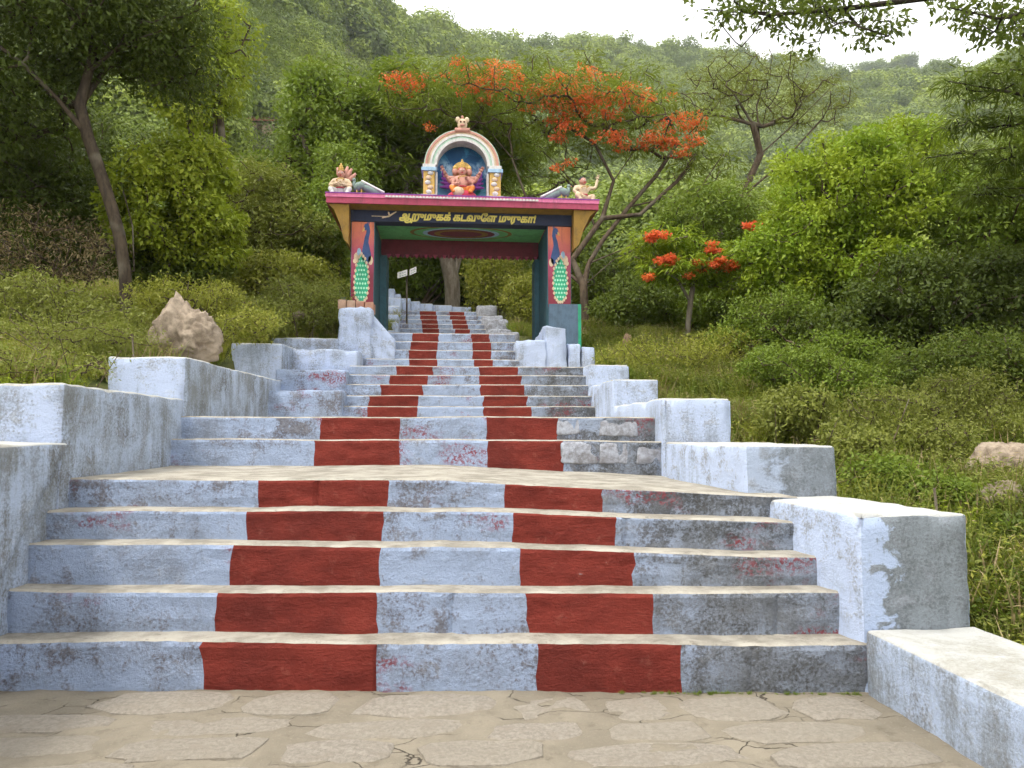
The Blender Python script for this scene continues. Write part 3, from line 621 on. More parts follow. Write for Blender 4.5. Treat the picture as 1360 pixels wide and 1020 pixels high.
# statues --------------------------------------------------------------------
def skin_mesh(verts, edges, radii, sub=1):
    me = bpy.data.meshes.new('skin'); me.from_pydata([tuple(v) for v in verts], edges, [])
    o = bpy.data.objects.new('tmp', me); COL.objects.link(o)
    md = o.modifiers.new('s', 'SKIN'); 
    for i, r in enumerate(radii): me.skin_vertices[0].data[i].radius = (r, r) if np.isscalar(r) else r
    me.skin_vertices[0].data[0].use_root = True
    sb = o.modifiers.new('u', 'SUBSURF'); sb.levels = sub; sb.render_levels = sub
    dg = bpy.context.evaluated_depsgraph_get(); e = bpy.data.meshes.new_from_object(o.evaluated_get(dg)); bpy.data.objects.remove(o)
    co = np.zeros(len(e.vertices)*3); e.vertices.foreach_get('co', co); F = [tuple(p.vertices) for p in e.polygons]
    return co.reshape(-1, 3), F
def figure(name, base, s, label, arms, bodymat, clothmat, headmat, hair, crown=None, facing=0.):
    """squat seated figure, knees out; base = seat point, faces -Y; arms = list of (side, elbow, hand) offsets"""
    t = thing(name, tuple(base), label, 'statue')
    v = [(0, .02, .10), (0, .02, .28), (0, 0, .44), (0, 0, .54)]; e = [(0, 1), (1, 2), (2, 3)]; r = [.16, .155, .17, .055]
    for sx in (-1, 1):
        k = len(v); v += [(sx*.12, -.02, .10), (sx*.30, -.16, .20), (sx*.20, -.20, .02), (sx*.22, -.30, .02)]; e += [(0, k), (k, k+1), (k+1, k+2), (k+2, k+3)]; r += [.11, .085, .06, .045]
    for (sx, el, ha) in arms:
        k = len(v); v += [(sx*.20, 0, .45), el, ha]; e += [(2, k), (k, k+1), (k+1, k+2)]; r += [.07, .055, .045]
    V, F = skin_mesh(v, e, r, 2); B = np.asarray(base)
    def W(p): p = np.asarray(p, float)*s; c, n = math.cos(facing), math.sin(facing); p = p.reshape(-1, 3); return B+np.stack((p[:, 0]*c-p[:, 1]*n, p[:, 0]*n+p[:, 1]*c, p[:, 2]), -1)
    mi = [1 if V[list(f)].mean(0)[2] < .20 else 0 for f in F]
    bod = obj('body', W(V), F, [bodymat, clothmat], t, mi=mi, smooth=True)
    mb = MB(); mb.ball((0, -.01, .64), (.105, .115, .125), 0); mb.ball((0, -.125, .63), (.022, .025, .03), 0, 8, 6); mb.ball((-.105, 0, .64), (.02, .03, .045), 0, 8, 6); mb.ball((.105, 0, .64), (.02, .03, .045), 0, 8, 6)
    for sx in (-1, 1): mb.ball((sx*.042, -.11, .66), (.02, .012, .014), 1, 8, 5)
    mb.ball((0, -.112, .585), (.035, .012, .012), 2, 8, 5)
    mb.v = [W(x) for x in mb.v]; hd = mb.build('head', [headmat, 'white', 'crimson'], t, True)
    mb = MB(); mb.ball((0, .03, .70), (.112, .11, .10), 0)
    if crown:
        for k, (rr, z) in enumerate(((.10, .76), (.085, .82), (.06, .88), (.03, .94))): mb.ball((0, 0, z), (rr, rr, .045), 1, 10, 6)
    mb.v = [W(x) for x in mb.v]; mb.build('hair', [hair, crown or hair], hd, True)
    for (sx, el, ha) in arms:
        mb = MB(); h = np.asarray(ha); d = h-np.asarray(el); d /= np.linalg.norm(d)+1e-9
        side = np.cross(d, (0, 1, .2)); side /= np.linalg.norm(side)+1e-9
        mb.ball(h+d*.03, (.042, .035, .042), 0, 8, 6)
        for q_ in range(4): p0 = h+d*.05+side*(q_-1.5)*.02; mb.tube([p0, p0+d*(.05-.006*abs(q_-1.3)), p0+d*.075+np.array((0, -.02, 0))], [.012, .011, .008], 0, 5)
        p0 = h+side*.04; mb.tube([p0, p0+side*.025+d*.025, p0+side*.03+d*.05], [.013, .012, .009], 0, 5)
        mb.v = [W(x) for x in mb.v]; mb.build('hand', [bodymat], bod, True)
    mb = MB(); n = 18
    mb.tube([(.11*math.cos(2*math.pi*i/n), -.06+.10*math.sin(2*math.pi*i/n)-.09, .47-.05*abs(math.sin(math.pi*i/n))) for i in range(n+1)], .014, 0, 6)
    mb.tube([(.155*math.cos(2*math.pi*i/n), .02+.16*math.sin(2*math.pi*i/n), .21) for i in range(n+1)], .022, 1, 6)
    mb.v = [W(x) for x in mb.v]; mb.build('necklace_and_belt', ['gold', 'crimson'], bod, True)
    return t, W
RT = 6.039
lg, W = figure('guardian_statue', (-2.05, GY-.10, RT), .66, 'cream plaster dwarf guardian with arms folded on the left corner of the gate roof', [(-1, (-.32, -.06, .28), (-.05, -.20, .32)), (1, (.32, -.06, .28), (.05, -.22, .28))], 'cream', 'white', 'skin', 'brown', 'gold')
mb = MB()
for k, (dx, dz) in enumerate(((.30, .86), (.42, .72), (.18, .92), (-.12, .88))): mb.tube([W((.05, .12, .45))[0], W((dx*.7, .12, dz*.8))[0], W((dx, .10, dz))[0]], [.02, .05, .02], 0, 6)
mb.build('back_plume', ['skin'], lg, True)
rg, W = figure('guardian_statue', (2.70, GY-.10, RT), .66, 'cream plaster guardian with one arm raised on the right corner of the gate roof', [(-1, (-.34, -.04, .30), (-.16, -.20, .16)), (1, (.44, -.02, .50), (.50, -.04, .78))], 'cream', 'cream', 'skin', 'black', None, .35)
def roof_peacock(x0, x1, label):
    """plaster bird lying on the roof edge, body and head outward, long tail sloping down to the middle"""
    d = 1 if x1 > x0 else -1; z = RT; y = GY-.02; t = thing('roof_peacock', (x0, y, z), label, 'ornament')
    mb = MB(); mb.tube([(x0, y, z+.14), (x0+d*.07, y, z+.22), (x0+d*.17, y, z+.25), (x0+d*.26, y, z+.20)], [.04, .085, .09, .05], 0, 10); mb.tube([(x0+d*.05, y, z+.16), (x0-d*.02, y, z+.26), (x0+d*.0, y, z+.33)], [.05, .03, .03], 0, 8); mb.ball((x0-d*.01, y-.01, z+.35), (.042, .035, .035), 0, 8, 6); mb.ball((x0-d*.05, y-.01, z+.345), (.025, .012, .012), 1, 6, 5)
    for o_ in (.05, .14): mb.tube([(x0+d*o_, y-.03, z+.16), (x0+d*o_, y-.03, z)], .014, 1, 6)
    mb.build('body', ['greygreen', 'gold'], t, True)
    mb = MB(); L = x1-(x0+d*.14)
    pts = [(x0+d*.14+L*f, y, z+.245-.195*f) for f in np.linspace(0, 1, 8)]; mb.tube(pts, [.055, .075, .085, .085, .08, .07, .055, .03], 0, 10)
    mb.build('tail', ['greygreen'], t, True)
    mb = MB()
    for o_ in (-.05, 0, .05): mb.tube([(p[0], p[1]-.055+o_*.2, p[2]+.075-.03*abs(o_)*20*.3-.03*i/8) for i, p in enumerate(pts)], .022, 0, 6)
    mb.build('tail_edge', ['white'], t, True)
roof_peacock(-1.80, -1.22, 'slanting grey-green plaster peacock on the roof beside the left guardian')
roof_peacock(2.42, 1.86, 'slanting grey-green plaster peacock on the roof beside the right guardian')
dt, W = figure('deity_statue', (NC, GY+.06, NZ+.13), .74, 'many-armed crowned deity statue in orange and red seated in the arched niche', [(-1, (-.34, -.02, .34), (-.42, -.14, .46)), (1, (.34, -.02, .34), (.42, -.14, .46)), (-1, (-.40, .02, .48), (-.50, -.08, .64)), (1, (.40, .02, .48), (.50, -.08, .64)), (-1, (-.26, -.08, .26), (-.12, -.24, .24)), (1, (.26, -.08, .26), (.14, -.24, .34))], 'skin', 'orange', 'skin', 'crimson', 'gold')
mb = MB(); n = 20
mb.ball(W((0, .19, .72))[0], (.20, .025, .20), 0, 18, 10); mb.build('halo', ['gold'], dt, True)
for sx in (-1, 1):
    mb = MB(); mb.ball(W((sx*.19, .06, .66))[0], (.06, .06, .075), 0, 10, 8); mb.ball(W((sx*.19, .05, .76))[0], (.045, .045, .05), 1, 10, 6); mb.build('side_face', ['skin', 'gold'], dt, True)
mb = MB(); mb.ball(W((0, .02, -.04))[0], (.30, .20, .13), 0); mb.ball(W((-.1, -.2, .03))[0], (.12, .08, .10), 1); mb.build('seat_cushion', ['crimson', 'cream'], dt, True)
mb = MB()
for sx in (-1, 1):
    for k in range(5): mb.tube([W((sx*.14, .16, .25))[0], W((sx*(.38+.03*k), .17, .28+.09*k))[0], W((sx*(.60-.02*k), .16, .26+.13*k))[0]], [.03, .05, .015], 0, 6)
mb.build('peacock_fan', ['purple'], dt, True)
# ================================================================== SIGN, ROCKS, STONES
sp = at(541, 385, 20.6); sg = thing('sign_post', (sp[0], 20.6, terrain(sp[0], 20.6)), 'small tilted white sign board on a thin post behind the gate', 'sign')
mb = MB(); mb.tube([(sp[0], 20.6, float(terrain(sp[0], 20.6))-.1), (sp[0]-.02, 20.6, at(541, 358, 20.6)[2])], .025, 0, 8); mb.build('post', ['bark_dark'], sg)
for (a, b, m_) in ((528, 541, 0), (544, 553, 1)):
    A, B = at(a, 366-m_*4, 20.55), at(b, 362-m_*4, 20.55); h = .17
    mb = MB(); mb.prism([(A[0], A[2]-h/2), (B[0], B[2]-h/2), (B[0], B[2]+h/2), (A[0], A[2]+h/2)], 'y', 20.53, 20.555, 0); bo = mb.build('sign_board', ['white'], sg)
    mb = MB(); w_ = B[0]-A[0]; sl_ = (B[2]-A[2])/w_
    for r_ in range(2):
        for c_ in range(3):
            x = A[0]+w_*(.2+.24*c_); zc = A[2]+sl_*(x-A[0])+.035-.07*r_; mb.prism([(x, zc-.014), (x+w_*.16, zc-.012), (x+w_*.16, zc+.012), (x, zc+.012)], 'y', 20.527, 20.531, 0)
    mb.build('faded_lettering', ['greygreen'], bo)['kind'] = 'stuff'
def rock(name, c, r, label, mat='rock', seed=1., sharp=1., peaks=None):
    bm = bmesh.new(); bmesh.ops.create_icosphere(bm, subdivisions=5, radius=1.); V = np.array([v.co for v in bm.verts]); F = [tuple(v.index for v in f.verts) for f in bm.faces]; bm.free()
    d = 1+.26*vnoise(V, 1.3, seed)-.13*np.abs(vnoise(V*np.array((1.6, 1.6, .6)), 2.6, seed+4))*sharp+.10*vnoise(V*np.array((1.5, 1.5, .7)), 5, seed+9)+.05*vnoise(V, 12, seed+2)+.025*vnoise(V, 28, seed+6)
    P = V*d[:, None]
    if peaks is not None: P[:, 2] *= 1+peaks*np.clip(1-np.abs(P[:, 0]+.35)*2.2, 0, 1)
    P = P*np.asarray(r)+np.asarray(c); o = obj(name, P, F, mat, origin=(c[0], c[1], c[2]-r[2]), smooth=True); return tag(o, label, 'rock')
p = at(250, 425, 10.0); rock('boulder', (p[0], 10.0, p[2]-.24), (.46, .34, .34), 'pale jagged boulder sticking out of the grass above the left wall', seed=3.2, sharp=2.2, peaks=.75)
p = at(1325, 625, 6.6); rock('boulder', (p[0]+.12, 6.6, p[2]+.0), (.40, .32, .27), 'brown weedy boulder at the right edge of the slope', seed=8.1)
p = at(1320, 665, 5.9); rock('boulder', (p[0]+.1, 5.9, p[2]-.04), (.26, .22, .2), 'smaller boulder below the brown one at the right edge', seed=5.5)
p = at(833, 452, 15.3); rock('standing_stone', (p[0], 15.3, p[2]-.1), (.10, .09, .26), 'small upright pinkish stone in the grass right of the gate', 'pinkstone', 6.6)
p = at(397, 415, 13.6); rock('boulder', (p[0], 13.6, p[2]-.06), (.14, .12, .08), 'small pale stone in the grass left of the gate', seed=2.5)
p = at(1195, 662, 6.2); rock('boulder', (p[0], 6.2, p[2]-.1), (.2, .2, .12), 'flat grey stone in the weeds behind the big grey block', seed=4.4)
p = at(1243, 665, 5.4); q0 = np.array((p[0], 5.4, .55)); mb = MB(); mb.tube([q0, (p[0]+.01, 5.4, .8), (p[0]-.01, 5.4, at(1243, 648, 5.4)[2])], [.016, .014, .01], 0, 6); o = mb.build('wooden_stake', ['bark_pale'], origin=tuple(q0)); tag(o, 'thin pale broken stake standing behind the grey block', 'stake')
# ================================================================== VEGETATION
def unit(v): return v/(np.linalg.norm(v, axis=-1, keepdims=True)+1e-9)
def leaf_quads(C, D, N, L, Wd, droop=.25):
    """rhombic leaves: base point C, direction D, rough normal N"""
    D = unit(D); S = unit(np.cross(D, N)); U = np.cross(S, D); L = L[:, None]; Wd = Wd[:, None]
    V = np.stack((C, C+D*L*.45+S*Wd*.5-U*Wd*.12, C+D*L-U*L*droop, C+D*L*.45-S*Wd*.5-U*Wd*.12), 1).reshape(-1, 3)
    F = np.arange(len(C)*4).reshape(-1, 4); return V, F
def grow(paths, attr, seg=3, jit=.12):
    P = []; par = []
    for k, path in enumerate(paths):
        for j, p in enumerate(path):
            p = np.asarray(p, float)
            if j == 0:
                if k == 0: P.append(p); par.append(-1); last = 0
                else: last = int(np.argmin(np.linalg.norm(np.array(P)-p, axis=1)))
            else: P.append(p); par.append(last); last = len(P)-1
    nb = len(P); root = P[0]; top = np.array(P[nb-1])
    ref = np.array(P[max(1, len(paths[0])-1)])
    cap = nb+len(attr)*seg; A = np.zeros((cap, 3)); A[:nb] = P; n = nb; par = par+[0]*(cap-nb); tips = []
    lock = max(1, int(len(paths[0])*.5)) if len(paths[0]) > 2 else 0
    for i in np.argsort(np.linalg.norm(attr-ref, axis=1)):
        q = attr[i]; d = np.linalg.norm(A[:n]-q, axis=1)+np.clip(A[:n, 2]-q[2], 0, 9)*1.5; d[:lock] += 50
        j = int(np.argmin(d)); a = A[j].copy(); v = q-a; L = np.linalg.norm(v)
        for s in range(1, seg+1):
            f = s/seg; c = a+v*f+rng.normal(0, jit*L*.5, 3)*(s < seg)+np.array((0, 0, -.10*L*math.sin(math.pi*f)))
            A[n] = c; par[n] = j; j = n; n += 1
        tips.append(n-1)
    ends = set(range(nb))-set(par[:n]); tips += sorted(ends)
    return A[:n], par[:n], tips
def limbs(A, par, R, twig=.006, sides=5, pw=.5):
    n = len(A); flow = np.zeros(n); kids = np.zeros(n)
    for i in range(n):
        if par[i] >= 0: kids[par[i]] += 1
    for i in range(n-1, -1, -1):
        if kids[i] == 0: flow[i] = 1
        if par[i] >= 0: flow[par[i]] += flow[i]
    r = twig+(R-twig)*(flow/flow.max())**pw
    V = []; F = []; k = 0
    for i in range(n):
        p = par[i]
        if p < 0: continue
        a, b = A[p], A[i]; d = b-a; L = np.linalg.norm(d)
        if L < 1e-4: continue
        d /= L; u = np.cross(d, (0.3, .9, .1)); u /= np.linalg.norm(u)+1e-9; w = np.cross(d, u)
        sd_ = 8 if r[i] > .05 else sides; t = np.arange(sd_)*2*math.pi/sd_; ring = np.cos(t)[:, None]*u+np.sin(t)[:, None]*w
        ra = min(r[p], r[i]*1.5); V.append(a-d*ra*.25+ring*ra); V.append(b+ring*r[i])
        F += [(k+j, k+(j+1) % sd_, k+sd_+(j+1) % sd_, k+sd_+j) for j in range(sd_)]; k += 2*sd_
    return np.concatenate(V), np.array(F), r
def ellipsoid_points(E, n, shell=.55):
    """n points through a union of ellipsoids (centre, radii), denser near the surface"""
    vol = np.array([np.prod(r) for _, r in E])**.75; ks = rng.choice(len(E), n, p=vol/vol.sum()); u = unit(rng.normal(size=(n, 3)))
    rad = rng.uniform(shell**3, 1, n)**(1/3)*rng.uniform(.82, 1.08, n)
    c = np.array([E[k][0] for k in ks]); r = np.array([E[k][1] for k in ks]); return c+u*r*rad[:, None], u, rad
def E(px, py, Y, rx, rz, ry=None):
    """ellipsoid given in the photo's pixels at a distance"""
    c = at(px, py, Y); s = 1/pxm(Y); return (c, np.array((rx*s, (ry if ry else (rx+rz)*.45*s), rz*s)))
def foliage(tips, n_leaf, rc, L, Wd, style='broad', flat=.7):
    T = np.repeat(tips, n_leaf, 0); m = len(T)
    o = unit(rng.normal(size=(m, 3)))*(rng.uniform(.12, 1, m)**.5)[:, None]*rc*np.array((1, 1, flat)); C = T+o
    if style == 'frond':
        D = unit(o*np.array((1, 1, .25)))+rng.normal(0, .35, (m, 3)); D[:, 2] -= .12; N = np.tile((0, 0, 1.), (m, 1))+rng.normal(0, .3, (m, 3))
    else:
        D = unit(o)+rng.normal(0, .8, (m, 3)); D[:, 2] -= .25; N = unit(o)*.6+np.array((0, 0, .8))+rng.normal(0, .5, (m, 3))
    s = rng.uniform(.65, 1.25, m); return leaf_quads(C, D, N, L*s, Wd*s*rng.uniform(.8, 1.2, m))
NT_LEAVES = [0]
def tree(name, label, cat, base, paths, Es, n_tips, n_leaf, rc, L, Wd, lmat, bmat='bark', R=.12, style='broad', shell=.5, flat=.7, group=None, flowers=None, twig=.006, extra=None, dead=0, cut=None, pw=.5, seg=3, jit=.12):
    global rng
    rng = np.random.default_rng(sum((i+1)*ord(ch) for i, ch in enumerate(label)))
    base = np.asarray(base, float); t = thing(name, tuple(base), label, cat, group)
    attr, u, rad = ellipsoid_points(Es, n_tips, shell)
    g = terrain(attr[:, 0], attr[:, 1]); attr[:, 2] = np.maximum(attr[:, 2], g+.12)
    if cut is not None: attr = attr[cut(attr)]
    A, par, tips = grow([[base-np.array((0, 0, .15))]+[np.asarray(p) for p in paths[0]]]+[list(map(np.asarray, p)) for p in paths[1:]], attr, seg, jit)
    V, F, r = limbs(A, par, R, twig, pw=pw); obj('trunk', V, F, bmat, t, smooth=True)
    tp = A[tips]
    if dead: tp = tp[dead:]
    mid = A[np.array([par[i] for i in tips])]
    src = np.concatenate((tp, tp*.55+mid[dead:]*.45)); V, F = foliage(src, max(1, n_leaf//2), rc, L, Wd, style, flat)
    if extra is not None: V2, F2 = extra; F = np.concatenate((F, F2+len(V))); V = np.concatenate((V, V2))
    g = terrain(V[:, 0], V[:, 1]); V[:, 2] = np.maximum(V[:, 2], g-.02)
    obj('crown', V, F, lmat, t); NT_LEAVES[0] += len(F)
    if flowers is not None:
        FE, nf, npf, rcf, fl_ = flowers
        # clusters sit on the crown's own tips that are nearest to the flowering patches
        ctr, _, _ = ellipsoid_points(FE, nf, .1); d = np.linalg.norm(tp[None]-ctr[:, None], axis=2).argmin(1); C0 = tp[d]*.25+ctr*.75+np.array((0, -.1, .06))
        V, F = foliage(C0, npf, rcf, fl_, fl_*.8, 'broad', .42); obj('blossoms', V, F, 'flower', t); NT_LEAVES[0] += len(F)
    return t
def gbase(px, Y, dz=0.):
    X = at(px, 450, Y)[0]; return np.array((X, Y, float(terrain(X, Y))+dz))
def bush(label, px, Y, Es, n_tips, n_leaf, rc, L, Wd, lmat, name='bush', R=.05, stems=4, **k):
    b = gbase(px, Y); c = np.mean([e[0] for e in Es], 0); paths = []
    for s in range(stems):
        e = c+rng.normal(0, .45, 3)*np.array((1, 1, .4)); m = b+(e-b)*.45+rng.normal(0, .15, 3); paths.append([b+rng.normal(0, .05, 3)*(1, 1, 0) if s else m, m, e] if s else [m, e])
    return tree(name, label, 'tree' if name.endswith('tree') else 'bush', b, paths, Es, n_tips, n_leaf, rc, L, Wd, lmat, R=R, **k)
A_ = at
# ---- left side
b = A_(172, 412, 12); b[2] = float(terrain(b[0], 12)); LTR = 12
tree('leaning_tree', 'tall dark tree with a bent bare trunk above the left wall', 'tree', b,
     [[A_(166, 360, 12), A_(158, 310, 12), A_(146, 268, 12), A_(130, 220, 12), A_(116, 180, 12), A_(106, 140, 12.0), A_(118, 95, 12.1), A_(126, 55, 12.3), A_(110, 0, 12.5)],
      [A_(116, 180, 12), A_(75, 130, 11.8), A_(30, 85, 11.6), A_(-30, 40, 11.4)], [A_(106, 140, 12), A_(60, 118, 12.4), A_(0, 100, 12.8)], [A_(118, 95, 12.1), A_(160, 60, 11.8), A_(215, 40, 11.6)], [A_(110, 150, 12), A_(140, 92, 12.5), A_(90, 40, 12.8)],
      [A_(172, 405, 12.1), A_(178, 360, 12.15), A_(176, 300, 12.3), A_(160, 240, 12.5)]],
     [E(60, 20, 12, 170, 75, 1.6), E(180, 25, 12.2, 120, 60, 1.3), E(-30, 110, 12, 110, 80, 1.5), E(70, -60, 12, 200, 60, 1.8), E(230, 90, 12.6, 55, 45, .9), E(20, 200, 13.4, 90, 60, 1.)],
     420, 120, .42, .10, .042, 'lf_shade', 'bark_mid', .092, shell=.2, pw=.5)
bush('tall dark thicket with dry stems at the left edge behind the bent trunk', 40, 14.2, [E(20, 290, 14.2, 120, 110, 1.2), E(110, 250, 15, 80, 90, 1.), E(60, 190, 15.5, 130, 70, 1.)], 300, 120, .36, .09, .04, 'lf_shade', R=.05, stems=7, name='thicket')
bush('brown dry twiggy shrub below the bent trunk', 60, 12.8, [E(60, 335, 12.8, 110, 60, .7)], 130, 26, .26, .08, .018, 'lf_dry', 'bush', R=.03, stems=9, bmat='bark')
bush('rounded bright green bush just right of the bent trunk', 235, 13.6, [E(225, 275, 13.4, 72, 78, 1.0), E(255, 225, 13.8, 50, 45, .8), E(280, 310, 13.6, 40, 45, .7)], 230, 120, .27, .095, .05, 'lf_yel', R=.06, shell=.72)
bush('dark low shrub under the rounded bright bush', 250, 13.3, [E(230, 345, 13.9, 80, 40, .6)], 90, 90, .25, .09, .045, 'lf_dark', R=.04)
bush('slender pale green tree with several thin stems left of the gate', 295, 19, [E(262, 115, 19, 52, 80, 1.4), E(300, 50, 19.4, 45, 55, 1.3), E(228, 90, 19, 45, 60, 1.2)], 190, 90, .42, .13, .06, 'lf_yel', 'slender_tree', R=.10, stems=6, shell=.35, pw=.4)
bush('feathery olive shrub between the slender tree and the gate', 345, 17, [E(335, 290, 17, 68, 80, 1.2), E(395, 330, 16.5, 60, 65, 1.0)], 230, 100, .36, .12, .035, 'lf_olive', R=.05, style='frond', shell=.5)
bush('mid green tree behind the olive shrub left of the gate', 400, 23, [E(430, 165, 23, 55, 85, 1.6), E(370, 255, 22, 60, 48, 1.4), E(450, 240, 22, 45, 80, 1.3)], 260, 110, .55, .16, .075, 'lf_mid', 'leafy_tree', R=.14)
bush('dark green bush touching the left side of the gate', 435, 17.2, [E(432, 315, 17.2, 36, 75, .9), E(450, 240, 18.5, 30, 45, .8)], 150, 110, .33, .11, .055, 'lf_mid', R=.05)
bush('yellow-green bush in front of the dark gap at mid left', 395, 15, [E(380, 372, 15, 75, 32, .7)], 110, 90, .26, .09, .04, 'lf_grass', R=.03)
bush('low bright leafy weeds growing over the left wall', 120, 7.3, [E(85, 480, 7.2, 60, 22, .45), E(15, 484, 6.6, 60, 20, .4), E(60, 440, 8.8, 110, 20, .7), E(170, 447, 8.8, 40, 14, .4)], 240, 34, .15, .036, .014, 'lf_olive', R=.012, stems=9, twig=.003, name='weed_clump')
# ---- behind the gate
b = gbase(600, 24.4); tree('forked_tree', 'forked pale trunk seen through the gate with a feathery crown above it', 'tree', b,
     [[A_(601, 392, 24.4), A_(600, 372, 24.4), A_(591, 335, 24.4), A_(580, 260, 24.4), A_(560, 200, 24.2)], [A_(600, 372, 24.4), A_(612, 335, 24.5), A_(630, 290, 24.6), A_(640, 230, 24.8)]],
     [E(545, 160, 24.4, 105, 75, 2.2), E(500, 235, 24, 55, 60, 1.6), E(640, 200, 25.5, 80, 60, 2.)], 300, 90, .60, .30, .06, 'lf_mid', 'bark_pale', .27, style='frond', shell=.4, flat=.55)
b = gbase(778, 19.5); FY = 21
tree('flame_tree', 'spreading flame tree with many scarlet blossoms above the right of the gate', 'tree', b,
     [[A_(775, 380, 19.6), A_(782, 350, 19.8), A_(800, 320, 20), A_(835, 275, 20.3), A_(870, 235, 20.8), A_(900, 190, 21)],
      [A_(775, 380, 19.6), A_(760, 345, 19.8), A_(800, 290, 20.2), A_(815, 240, 20.5), A_(790, 190, 21), A_(740, 160, 21)],
      [A_(782, 350, 19.8), A_(830, 330, 19.6), A_(880, 300, 19.4), A_(930, 250, 19.4), A_(960, 205, 19.6)],
      [A_(775, 380, 19.6), A_(740, 350, 20), A_(705, 280, 20.8), A_(680, 210, 21.4), A_(630, 150, 21.8)], [A_(835, 275, 20.3), A_(890, 262, 20.2), A_(950, 240, 20.2)], [A_(815, 240, 20.5), A_(850, 190, 21), A_(850, 140, 21.4)], [A_(775, 380, 19.6), A_(815, 345, 19.3), A_(870, 318, 19.1), A_(920, 290, 19.), A_(990, 240, 19.2)], [A_(800, 290, 20.2), A_(850, 285, 20), A_(900, 240, 20), A_(925, 205, 20.1)], [A_(760, 345, 19.8), A_(790, 300, 20.4), A_(770, 250, 20.8), A_(720, 200, 21)]],
     [E(700, 140, 21.5, 200, 42, 2.6), E(830, 170, 21, 130, 45, 2.2), E(600, 125, 22.5, 120, 36, 2.), E(760, 105, 22.5, 130, 26, 1.8), E(740, 225, 21.5, 70, 25, 1.2), E(670, 270, 23, 60, 50, 1.2), E(900, 215, 20.3, 55, 26, 1.), E(960, 215, 19.8, 40, 24, .8)],
     380, 50, .50, .24, .04, 'lf_flame', 'bark', .11, style='frond', shell=.35, flat=.42, pw=.55, jit=.08,
     flowers=([E(700, 125, 20.6, 110, 14, .8), E(640, 105, 21, 70, 20, .9), E(830, 140, 20.2, 75, 18, .9), E(845, 190, 19.8, 70, 14, .7), E(900, 195, 19.6, 45, 12, .6), E(905, 170, 19.9, 40, 12, .6), E(535, 112, 21.6, 36, 12, .6), E(745, 225, 19.9, 24, 12, .4), E(750, 180, 20.2, 24, 14, .5), E(570, 185, 20.8, 14, 8, .3), E(760, 105, 21, 60, 14, .7), E(760, 150, 20.4, 70, 18, .7)], 380, 24, .20, .075))
b = gbase(912, 15.5); tree('young_flame_tree', 'young flame tree with a thin pale trunk and low red blossoms right of the gate', 'tree', b,
     [[A_(914, 430, 15.5), A_(917, 400, 15.5), A_(922, 372, 15.5), A_(915, 345, 15.5)], [A_(917, 400, 15.5), A_(900, 372, 15.3), A_(875, 355, 15.2)], [A_(922, 372, 15.5), A_(955, 350, 15.4), A_(985, 345, 15.4)]],
     [E(915, 345, 15.4, 75, 34, .9), E(880, 320, 15.4, 40, 22, .6), E(960, 370, 15.3, 45, 20, .6)], 90, 60, .30, .20, .035, 'lf_lime', 'bark_pale', .06, style='frond', flat=.4, shell=.3,
     flowers=([E(870, 318, 14.9, 14, 9, .2), E(884, 346, 14.9, 16, 8, .2), E(945, 335, 14.9, 13, 12, .2), E(955, 358, 14.9, 38, 9, .3), E(858, 380, 14.9, 9, 7, .15), E(918, 380, 14.9, 10, 8, .2), E(1000, 290, 15.3, 14, 9, .3)], 46, 60, .12, .06))
b = gbase(925, 21.5); tree('sparse_acacia', 'thinly leaved fan-shaped acacia with bare branches against the hill', 'tree', b,
     [[A_(930, 370, 21.5), A_(955, 310, 21.5), A_(985, 262, 21.5), A_(1010, 205, 21.5)], [A_(1010, 205, 21.5), A_(1000, 165, 21.4), A_(975, 125, 21.4), A_(950, 100, 21.3)], [A_(1010, 205, 21.5), A_(1005, 140, 21.6), A_(1020, 90, 21.7)], [A_(1010, 205, 21.5), A_(1060, 160, 21.6), A_(1110, 110, 21.8)], [A_(985, 262, 21.5), A_(1040, 215, 21.3), A_(1090, 160, 21.2)], [A_(1000, 165, 21.4), A_(940, 150, 21.6), A_(890, 120, 21.8)]],
     [E(1005, 100, 21.5, 125, 28, 1.6), E(920, 130, 21.5, 60, 30, 1.1), E(1085, 140, 21.5, 60, 38, 1.2), E(1010, 130, 21.5, 90, 40, 1.4)], 330, 30, .34, .12, .025, 'lf_olive', 'bark', .105, style='frond', flat=.4, pw=.62, twig=.006, jit=.03, seg=2)
bush('dense dark shrubs in the shade right of the gate pillar', 830, 20, [E(800, 385, 21, 55, 45, 1.0), E(850, 405, 18, 60, 38, .9), E(890, 370, 20.5, 60, 50, 1.)], 240, 100, .42, .12, .05, 'lf_dark', R=.07, stems=5, bmat='bark_dark')
bush('mid green shrub band behind the young flame tree', 960, 18.5, [E(950, 300, 18.8, 75, 60, 1.2), E(1000, 380, 17.6, 60, 55, 1.), E(930, 410, 17.8, 65, 35, .9)], 270, 100, .40, .12, .05, 'lf_mid', R=.06)
bush('dark green tree filling the gap through the gate on the left', 555, 26, [E(555, 345, 26, 65, 45, 1.4), E(650, 350, 27, 60, 40, 1.2)], 170, 100, .5, .15, .06, 'lf_mid', R=.08)
bush('yellow grassy bush through the gate right of the forked trunk', 660, 22.6, [E(655, 375, 22.6, 45, 38, .8), E(700, 395, 21, 30, 40, .7)], 130, 90, .34, .12, .04, 'lf_grass', R=.03)
